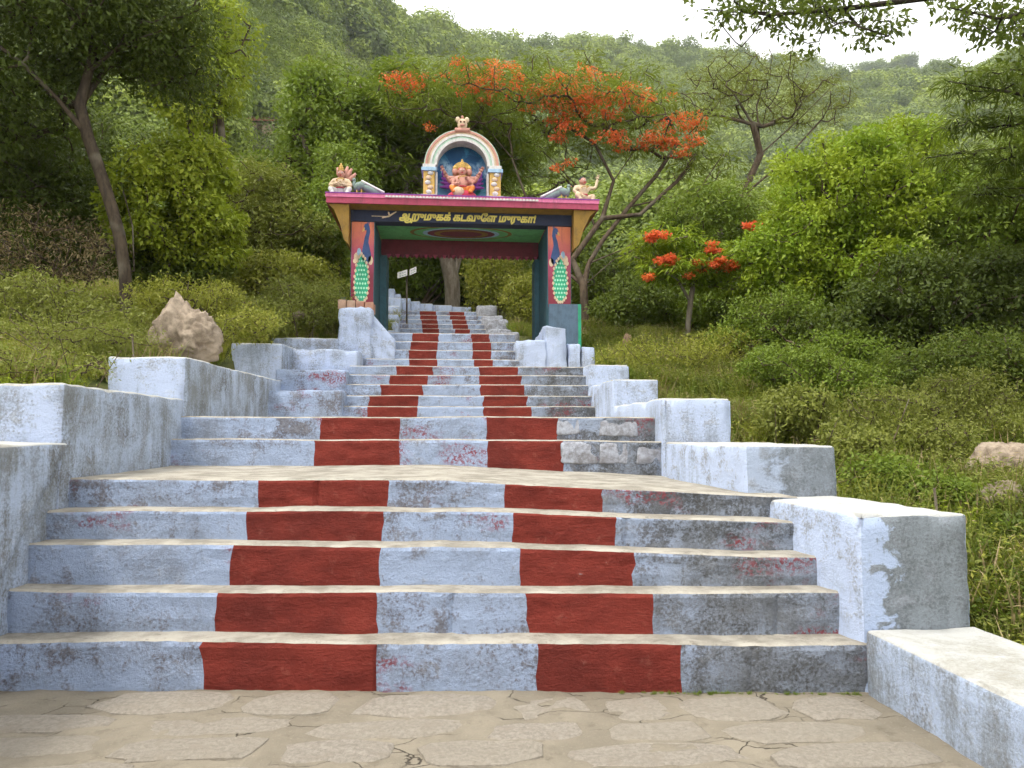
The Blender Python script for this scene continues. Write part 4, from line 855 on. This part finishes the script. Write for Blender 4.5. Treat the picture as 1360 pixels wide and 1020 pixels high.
# ---- right side
bush('big bright lime-green bush in the middle of the right slope', 1130, 14, [E(1130, 270, 14, 110, 90, 1.5), E(1060, 330, 14, 80, 80, 1.2), E(1190, 220, 14.2, 75, 60, 1.2), E(1150, 370, 13.6, 120, 70, 1.3), E(1080, 235, 15, 50, 50, 1.)], 430, 130, .32, .10, .05, 'lf_lime', R=.10, stems=6, shell=.7)
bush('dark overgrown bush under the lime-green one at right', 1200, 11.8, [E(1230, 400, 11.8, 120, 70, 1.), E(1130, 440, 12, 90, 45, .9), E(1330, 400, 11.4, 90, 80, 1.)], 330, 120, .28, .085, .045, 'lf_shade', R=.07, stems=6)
bush('tall dark feathery tree at the right edge', 1330, 13.2, [E(1320, 290, 13, 90, 90, 1.2), E(1400, 260, 13, 120, 130, 1.5)], 280, 100, .36, .11, .045, 'lf_mid', 'feathery_tree', R=.10, stems=5)
b = gbase(1560, 10.5); tree('drooping_acacia', 'dark acacia with flat layered fronds reaching in from the upper right edge', 'tree', b,
     [[A_(1540, 300, 10.5), A_(1510, 180, 10.5), A_(1470, 90, 10.5)], [A_(1510, 180, 10.5), A_(1420, 140, 10.3), A_(1330, 120, 10.1), A_(1260, 108, 10)], [A_(1510, 180, 10.5), A_(1400, 190, 10.3), A_(1300, 200, 10.1), A_(1230, 210, 10)], [A_(1470, 90, 10.5), A_(1380, 90, 10.6), A_(1280, 95, 10.6)], [A_(1540, 300, 10.5), A_(1420, 250, 10.4), A_(1310, 250, 10.2)]],
     [E(1340, 112, 10.2, 110, 14, .8), E(1330, 160, 10.3, 100, 12, .8), E(1330, 205, 10.1, 105, 12, .8), E(1340, 245, 10.3, 90, 14, .7), E(1470, 150, 10.5, 110, 110, 1.2)], 240, 60, .34, .20, .022, 'lf_dark', 'bark_dark', .13, style='frond', flat=.22, shell=.2, pw=.8, jit=.05)
b = np.array((8.2, 6.2, 0.)); b[2] = float(terrain(8.2, 6.2))
tree('overhanging_tree', 'leafy branches hanging into the sky at the upper right from a near tree', 'tree', b,
     [[(8.1, 6.3, 2.6), (7.7, 6.5, 4.2), (7.2, 6.7, 5.4)], [(7.7, 6.5, 4.2), A_(1500, -60, 7), A_(1380, -30, 7), A_(1250, -5, 7.1), A_(1120, 12, 7.2), A_(1020, 20, 7.2), A_(930, 12, 7.2)], [(7.2, 6.7, 5.4), A_(1480, -20, 6.6), A_(1400, 5, 6.6), A_(1330, 25, 6.5), A_(1260, 10, 6.5)], [A_(1120, 12, 7.2), A_(1140, 35, 7.1), A_(1180, 48, 7.1)], [A_(1020, 20, 7.2), A_(1000, 45, 7.2), A_(985, 62, 7.2)]],
     [E(960, 15, 7.2, 65, 24, .45), E(1080, 20, 7.2, 90, 24, .5), E(1150, 25, 7.1, 50, 30, .4), E(1310, 12, 6.5, 75, 26, .5), E(1330, 55, 6.6, 50, 22, .4), E(1030, -25, 7.2, 140, 25, .6), E(1300, -50, 7, 170, 30, .8), (np.array((7.6, 6.6, 5.8)), np.array((2., 1.4, 1.)))],
     300, 52, .23, .078, .036, 'lf_dark', 'bark_dark', .11, shell=.1, pw=.8, twig=.004, flat=.6)
bush('weedy green bush at the right edge beside the big grey block', 1345, 5.6, [E(1350, 760, 5.4, 70, 90, .45), E(1380, 690, 5.8, 70, 50, .4)], 230, 70, .15, .042, .022, 'lf_dark', R=.02, stems=7, twig=.003)
bush('low leafy bush on the slope right of the second block', 1180, 8.2, [E(1180, 555, 8.2, 85, 46, .5), E(1290, 530, 8.6, 90, 46, .5)], 220, 44, .2, .05, .02, 'lf_olive', R=.02, stems=7, twig=.003)
bush('leafy scrub behind the second block of the right wall', 1085, 7.6, [E(1060, 545, 8.0, 55, 34, .4), E(1130, 600, 7.0, 50, 36, .4)], 170, 60, .15, .05, .024, 'lf_olive', R=.015, stems=8, twig=.003)
bush('tangled scrub between the dark bush and the grassy right slope', 1060, 10.2, [E(1050, 485, 10.2, 70, 30, .5), E(1130, 510, 9.8, 60, 30, .5)], 200, 60, .18, .058, .026, 'lf_mid', R=.02, stems=8, twig=.003)
bush('yellowish scrub above the boulder at the right edge', 1330, 8, [E(1330, 570, 8., 70, 36, .5), E(1250, 590, 7.6, 50, 36, .4)], 190, 40, .17, .046, .019, 'lf_olive', R=.02, stems=8, twig=.003)
bush('green scrub just behind the big grey cement block', 1190, 6.4, [E(1170, 632, 6.4, 50, 24, .35), E(1245, 655, 6., 50, 26, .35)], 150, 56, .13, .045, .022, 'lf_mid', R=.015, stems=8, twig=.003)
bush('broad tangled scrub at the foot of the lime-green bush', 1060, 12.6, [E(1040, 425, 12.8, 75, 42, .8), E(985, 455, 13.2, 50, 32, .6), E(1110, 470, 11.4, 70, 36, .6)], 300, 80, .24, .07, .03, 'lf_mid', R=.03, stems=9, twig=.004)
bush('wide olive scrub under the tall dark tree at the right edge', 1300, 9.6, [E(1300, 480, 9.6, 90, 44, .7), E(1210, 500, 9.8, 60, 36, .6), E(1370, 500, 9.2, 60, 50, .6)], 300, 70, .22, .06, .026, 'lf_dark', R=.03, stems=9, twig=.004)
bush('straggly olive scrub on the bank beside the left gate pillar', 400, 13.4, [E(400, 405, 13.6, 55, 34, .6), E(340, 420, 12.6, 50, 28, .5), E(440, 400, 14.2, 22, 34, .5)], 240, 56, .22, .06, .022, 'lf_olive', R=.02, stems=9, twig=.003)
bush('grassy olive scrub behind the pale boulder', 280, 11.6, [E(250, 395, 11.8, 70, 26, .6), E(330, 430, 11.0, 40, 22, .4)], 190, 50, .2, .055, .02, 'lf_grass', R=.02, stems=9, twig=.003)
bush('weedy scrub along the left edge in front of the dry shrub', 60, 10.4, [E(40, 400, 10.6, 90, 34, .7), E(140, 425, 10.2, 55, 24, .5)], 240, 50, .2, .055, .022, 'lf_olive', R=.02, stems=9, twig=.003)
bush('pale weeds growing along the right wall top', 905, 12.3, [E(880, 470, 12.2, 95, 26, .5), E(960, 465, 12.6, 60, 30, .5)], 150, 44, .2, .055, .02, 'lf_grass', R=.015, stems=8, twig=.003, name='weed_clump')
# ---- small hut half hidden on the hillside
ys_ = np.linspace(34, 110, 300); hp = np.array([at(346, 174, y) for y in ys_]); kk = int(np.argmin(np.abs(hp[:, 2]-terrain(hp[:, 0], ys_)))); HX, HY, HZ = hp[kk][0], ys_[kk], float(terrain(hp[kk][0], ys_[kk]))
hs_ = HY/45.; hut = thing('hillside_hut', (HX, HY, HZ), 'tiny hut with a rusty red roof half hidden among trees on the left hillside', 'hut')
mb = MB(); mb.box(HX-.75*hs_, HX+.75*hs_, HY, HY+1.6*hs_, HZ-.8, HZ+.55*hs_, 0); w_ = mb.build('wall', ['cream'], hut)
mb = MB(); mb.box(HX-.2*hs_, HX+.1*hs_, HY-.03, HY-.004, HZ-.1, HZ+.42*hs_, 0); mb.build('door', ['brown'], hut)
mb = MB(); mb.prism([(HY-.35*hs_, HZ+.5*hs_), (HY+.8*hs_, HZ+1.15*hs_), (HY+1.95*hs_, HZ+.5*hs_), (HY+1.95*hs_, HZ+.58*hs_), (HY+.8*hs_, HZ+1.24*hs_), (HY-.35*hs_, HZ+.58*hs_)], 'x', HX-.95*hs_, HX+.95*hs_, 0); mb.build('roof', ['rust'], hut)
# ---- weeds as ground cover and the wooded hill: uncountable, each one object
def proto_coll(name, meshes):
    c = bpy.data.collections.new(name)
    for i, (V, F, mat) in enumerate(meshes):
        me = bpy.data.meshes.new(name); me.from_pydata(V.tolist(), [], F.tolist()); me.materials.append(M[mat]); o = bpy.data.objects.new('%s_piece' % name, me); c.objects.link(o)
    return c
def scatter(name, label, cat, P, scale, pick, coll):
    me = bpy.data.meshes.new(name); me.from_pydata(P.tolist(), [], [])
    for nm, typ, val in (('scl', 'FLOAT', scale), ('pick', 'INT', pick), ('rot', 'FLOAT', rng.uniform(0, 6.28, len(P)))):
        a = me.attributes.new(nm, typ, 'POINT'); a.data.foreach_set('value', np.asarray(val))
    o = bpy.data.objects.new(name, me); COL.objects.link(o); tag(o, label, cat, None, 'stuff')
    g = bpy.data.node_groups.new(name, 'GeometryNodeTree'); g.interface.new_socket('Geometry', in_out='INPUT', socket_type='NodeSocketGeometry'); g.interface.new_socket('Geometry', in_out='OUTPUT', socket_type='NodeSocketGeometry')
    gi = g.nodes.new('NodeGroupInput'); go = g.nodes.new('NodeGroupOutput'); ci = g.nodes.new('GeometryNodeCollectionInfo'); ci.inputs['Collection'].default_value = coll; ci.inputs['Separate Children'].default_value = True
    ip = g.nodes.new('GeometryNodeInstanceOnPoints'); ip.inputs['Pick Instance'].default_value = True
    def attr(nm, typ): n = g.nodes.new('GeometryNodeInputNamedAttribute'); n.data_type = typ; n.inputs['Name'].default_value = nm; return n.outputs['Attribute']
    cx = g.nodes.new('ShaderNodeCombineXYZ'); g.links.new(attr('rot', 'FLOAT'), cx.inputs[2])
    g.links.new(gi.outputs[0], ip.inputs['Points']); g.links.new(ci.outputs[0], ip.inputs['Instance']); g.links.new(attr('pick', 'INT'), ip.inputs['Instance Index']); g.links.new(cx.outputs[0], ip.inputs['Rotation']); g.links.new(attr('scl', 'FLOAT'), ip.inputs['Scale'])
    g.links.new(ip.outputs[0], go.inputs[0]); md = o.modifiers.new('scatter', 'NODES'); md.node_group = g; return o
def tuft(n_stem, h, spread, L, Wd, grassy=0):
    Vs = []; Fs = []; k = 0
    for s in range(n_stem):
        a = rng.uniform(0, 6.28); r = rng.uniform(0, spread); base = np.array((r*math.cos(a), r*math.sin(a), -.03)); tip = base+np.array((rng.normal(0, .3)*h, rng.normal(0, .3)*h, h*rng.uniform(.6, 1.1)))
        m = 9 if not grassy else 2; f = rng.uniform(.15, 1, m)[:, None]; C = base+(tip-base)*f; D = rng.normal(size=(m, 3)); D[:, 2] = np.abs(D[:, 2])*.5
        V, F = leaf_quads(C, D, np.tile((0, 0, 1.), (m, 1))+rng.normal(0, .4, (m, 3)), L*rng.uniform(.6, 1.3, m), Wd*rng.uniform(.7, 1.2, m)); Vs.append(V); Fs.append(F+k); k += len(V)
        V, F = leaf_quads(base[None], (tip-base)[None], rng.normal(size=(1, 3)), np.array([np.linalg.norm(tip-base)]), np.array([.012])); Vs.append(V); Fs.append(F+k); k += len(V)
    return np.concatenate(Vs), np.concatenate(Fs)
weeds = proto_coll('weed', [(*tuft(30, .26, .18, .032, .016), 'lf_grass'), (*tuft(32, .20, .2, .030, .016), 'lf_yel'), (*tuft(30, .32, .16, .030, .015), 'lf_olive'), (*tuft(26, .30, .15, .085, .008, 1), 'lf_grass'), (*tuft(32, .25, .2, .031, .017), 'lf_mid'), (*tuft(22, .32, .14, .08, .007, 1), 'lf_dry'), (*tuft(32, .27, .18, .031, .016), 'lf_dark')])
rng = np.random.default_rng(99); n = 46000; px_ = rng.uniform(-20, 20, n); py_ = 3.5+19*rng.uniform(0, 1, n)**1.25
lim = np.abs(px_) < 4+py_*.85; px_, py_ = px_[lim], py_[lim]
keep = (px_ < np.interp(py_, CUT_Y, CUT_L)-.05) | (px_ > np.interp(py_, CUT_Y, CUT_R)+.10); px_, py_ = px_[keep], py_[keep]
pk = np.array([mnoise.noise((x*.35, y*.35, 7)) for x, y in zip(px_, py_)])
pick = np.where(pk > .22, 1, np.where(pk < -.25, 2, 0)); rr_ = rng.uniform(0, 1, len(px_)); pick = np.where(rr_ < .07, 3, np.where(rr_ < .30, 4, np.where(rr_ > .94, 5, pick)))
rq_ = rng.uniform(0, 1, len(px_)); pick = np.where((px_ > 2) & (rq_ < .55), np.where(rq_ < .2, 2, np.where(rq_ < .36, 6, 4)), pick)
dn_ = np.array([mnoise.noise((x*.9, y*.9, 3))+.5*mnoise.noise((x*2.4, y*2.4, 8)) for x, y in zip(px_, py_)]); kp = rng.uniform(0, 1, len(px_)) < np.clip(.72+dn_*1.1, .18, 1); px_, py_, pick, dn_ = px_[kp], py_[kp], pick[kp], dn_[kp]; pick = np.where(rng.uniform(0, 1, len(px_)) < .15, 5, pick)
mx_ = np.concatenate((rng.uniform(1.0, 2.38, 60), rng.uniform(1.4, 2.3, 26))); px_ = np.concatenate((px_, mx_)); py_ = np.concatenate((py_, 4.385-.112*mx_-np.abs(rng.normal(0, .015, 86)))); pick = np.concatenate((pick, np.full(86, 4)))
zz_ = terrain(px_, py_); zz_[-86:] = 0; ss_ = np.concatenate((np.minimum(1.45, rng.uniform(.65, 1.3, len(px_)-86)*np.clip(1.05+dn_*1.1, .55, 1.5)*np.clip(.75+(np.abs(px_[:-86])-2.6)*.3, .75, 1.3)), rng.uniform(.03, .09, 86)))
scatter('weeds', 'green and yellowish weeds and grass covering both banks beside the steps', 'grass', np.stack((px_, py_, zz_), -1), ss_, pick, weeds)
def crown_mesh(n, L, Wd, lobes=7):
    Es = [(np.array((0, 0, .55)), np.array((.6, .6, .42)))]+[(np.array((rng.uniform(-.5, .5), rng.uniform(-.5, .5), rng.uniform(.35, .85))), np.ones(3)*rng.uniform(.25, .42)*np.array((1, 1, .8))) for _ in range(lobes)]
    P, u, rad = ellipsoid_points(Es, n, .8); D = u+rng.normal(0, .6, (n, 3)); N = u+np.array((0, 0, .5))+rng.normal(0, .35, (n, 3)); s = rng.uniform(.6, 1.3, n)
    return leaf_quads(P, np.cross(N, D), N, L*s, Wd*s, .1)
crowns = proto_coll('forest_crown', [(*crown_mesh(2200, .10, .065), 'lf_hill'), (*crown_mesh(2200, .10, .065), 'lf_hill_b'), (*crown_mesh(2200, .09, .06, 9), 'lf_hill_c'), (*crown_mesh(1700, .11, .07, 5), 'lf_hill'), (*crown_mesh(2000, .10, .06, 10), 'lf_hill_b')])
crowns_near = proto_coll('forest_crown_near', [(*crown_mesh(9000, .052, .032, 9), 'lf_hill'), (*crown_mesh(9000, .050, .03, 11), 'lf_hill_b'), (*crown_mesh(8000, .05, .03, 8), 'lf_hill_c')])
def wood_points(n, r0, r1, a0, a1, smin, smax, p=1.):
    r = r0+(r1-r0)*rng.uniform(0, 1, n)**p; a = rng.uniform(a0, a1, n); x = r*np.sin(a); y = r*np.cos(a); return x, y, terrain(x, y), rng.uniform(smin, smax, n)
x1, y1, z1, s1 = wood_points(900, 29, 75, -.85, .95, 2.8, 5.0); x2, y2, z2, s2 = wood_points(2600, 70, 230, -.80, .85, 4.5, 9.5, .9); x3, y3, z3, s3 = wood_points(3600, 200, 460, -.5, .8, 7, 14)
mid_ = np.hypot(x2, y2) < 150; x1, y1, z1, s1 = (np.concatenate((p_, q_[mid_])) for p_, q_ in ((x1, x2), (y1, y2), (z1, z2), (s1, s2))); x2, y2, z2, s2 = x2[~mid_], y2[~mid_], z2[~mid_], s2[~mid_]
okn = (y1 > 105) | ~((np.abs(x1/y1-HX/HY) < .012+s1*.55/y1)); x1, y1, z1, s1 = x1[okn], y1[okn], z1[okn], s1[okn]
scatter('near_woods', 'mixed green trees of the wood rising just behind the gate', 'forest', np.stack((x1, y1, z1-s1*.22), -1), s1, rng.integers(0, 3, len(x1)), crowns_near)
X_ = np.concatenate((x2, x3)); Y_ = np.concatenate((y2, y3)); Z_ = np.concatenate((z2, z3)); S_ = np.concatenate((s2, s3))
_, R_ = ridge(X_/np.maximum(Y_, 1)); ok = np.hypot(X_, Y_) < R_*1.05
ok &= ~((np.abs(X_/Y_-HX/HY) < .010+S_*.45/Y_) & (Y_ < HY+4)); X_, Y_, Z_, S_ = X_[ok], Y_[ok], Z_[ok], S_[ok]
fi = rng.integers(0, len(FH), 2600); FP = FH[fi]+rng.normal(0, 9, (2600, 3))*np.array((1, 1, .05)); 
P_ = np.concatenate((np.stack((X_, Y_, Z_-S_*.22), -1), FP)); S_ = np.concatenate((S_, rng.uniform(7, 12, len(FP))))
scatter('hill_forest', 'green forest covering the hills behind the gate', 'forest', P_, S_, rng.integers(0, 5, len(P_)), crowns)
print('LEAVES', NT_LEAVES[0])
# ================================================================== AIR
def haze_box():
    V = [(x, y, z) for x in (-560, 1000) for y in (-70, 720) for z in (-3, 330)]
    o = obj('haze', V, [(0, 1, 3, 2), (4, 6, 7, 5), (0, 4, 5, 1), (2, 3, 7, 6), (0, 2, 6, 4), (1, 5, 7, 3)], [])
    m = bpy.data.materials.new('haze_air'); m.use_nodes = True; t = m.node_tree; t.nodes.remove(t.nodes['Principled BSDF']); v = t.nodes.new('ShaderNodeVolumePrincipled')
    v.inputs['Color'].default_value = (.90, .95, 1, 1); v.inputs['Density'].default_value = .00032; v.inputs['Anisotropy'].default_value = .2
    t.links.new(v.outputs[0], t.nodes['Material Output'].inputs['Volume']); o.data.materials.append(m); o['kind'] = 'stuff'
haze_box()

for nm, g in (('guardian_statue', 'guardian statues on the gate roof'), ('roof_peacock', 'plaster peacocks on the gate roof'), ('boulder', 'stones lying on the grassy banks'), ('bush', 'bushes on the banks beside the steps'),
              ('weed_clump', 'clumps of weeds by the walls'), ('parapet_wall', 'parapet walls along the steps'), ('gate_flank_wall', 'masonry flanks under the gate')):
    for o in SC.objects:
        if o.parent is None and o.name.split('.')[0] == nm: o['group'] = g
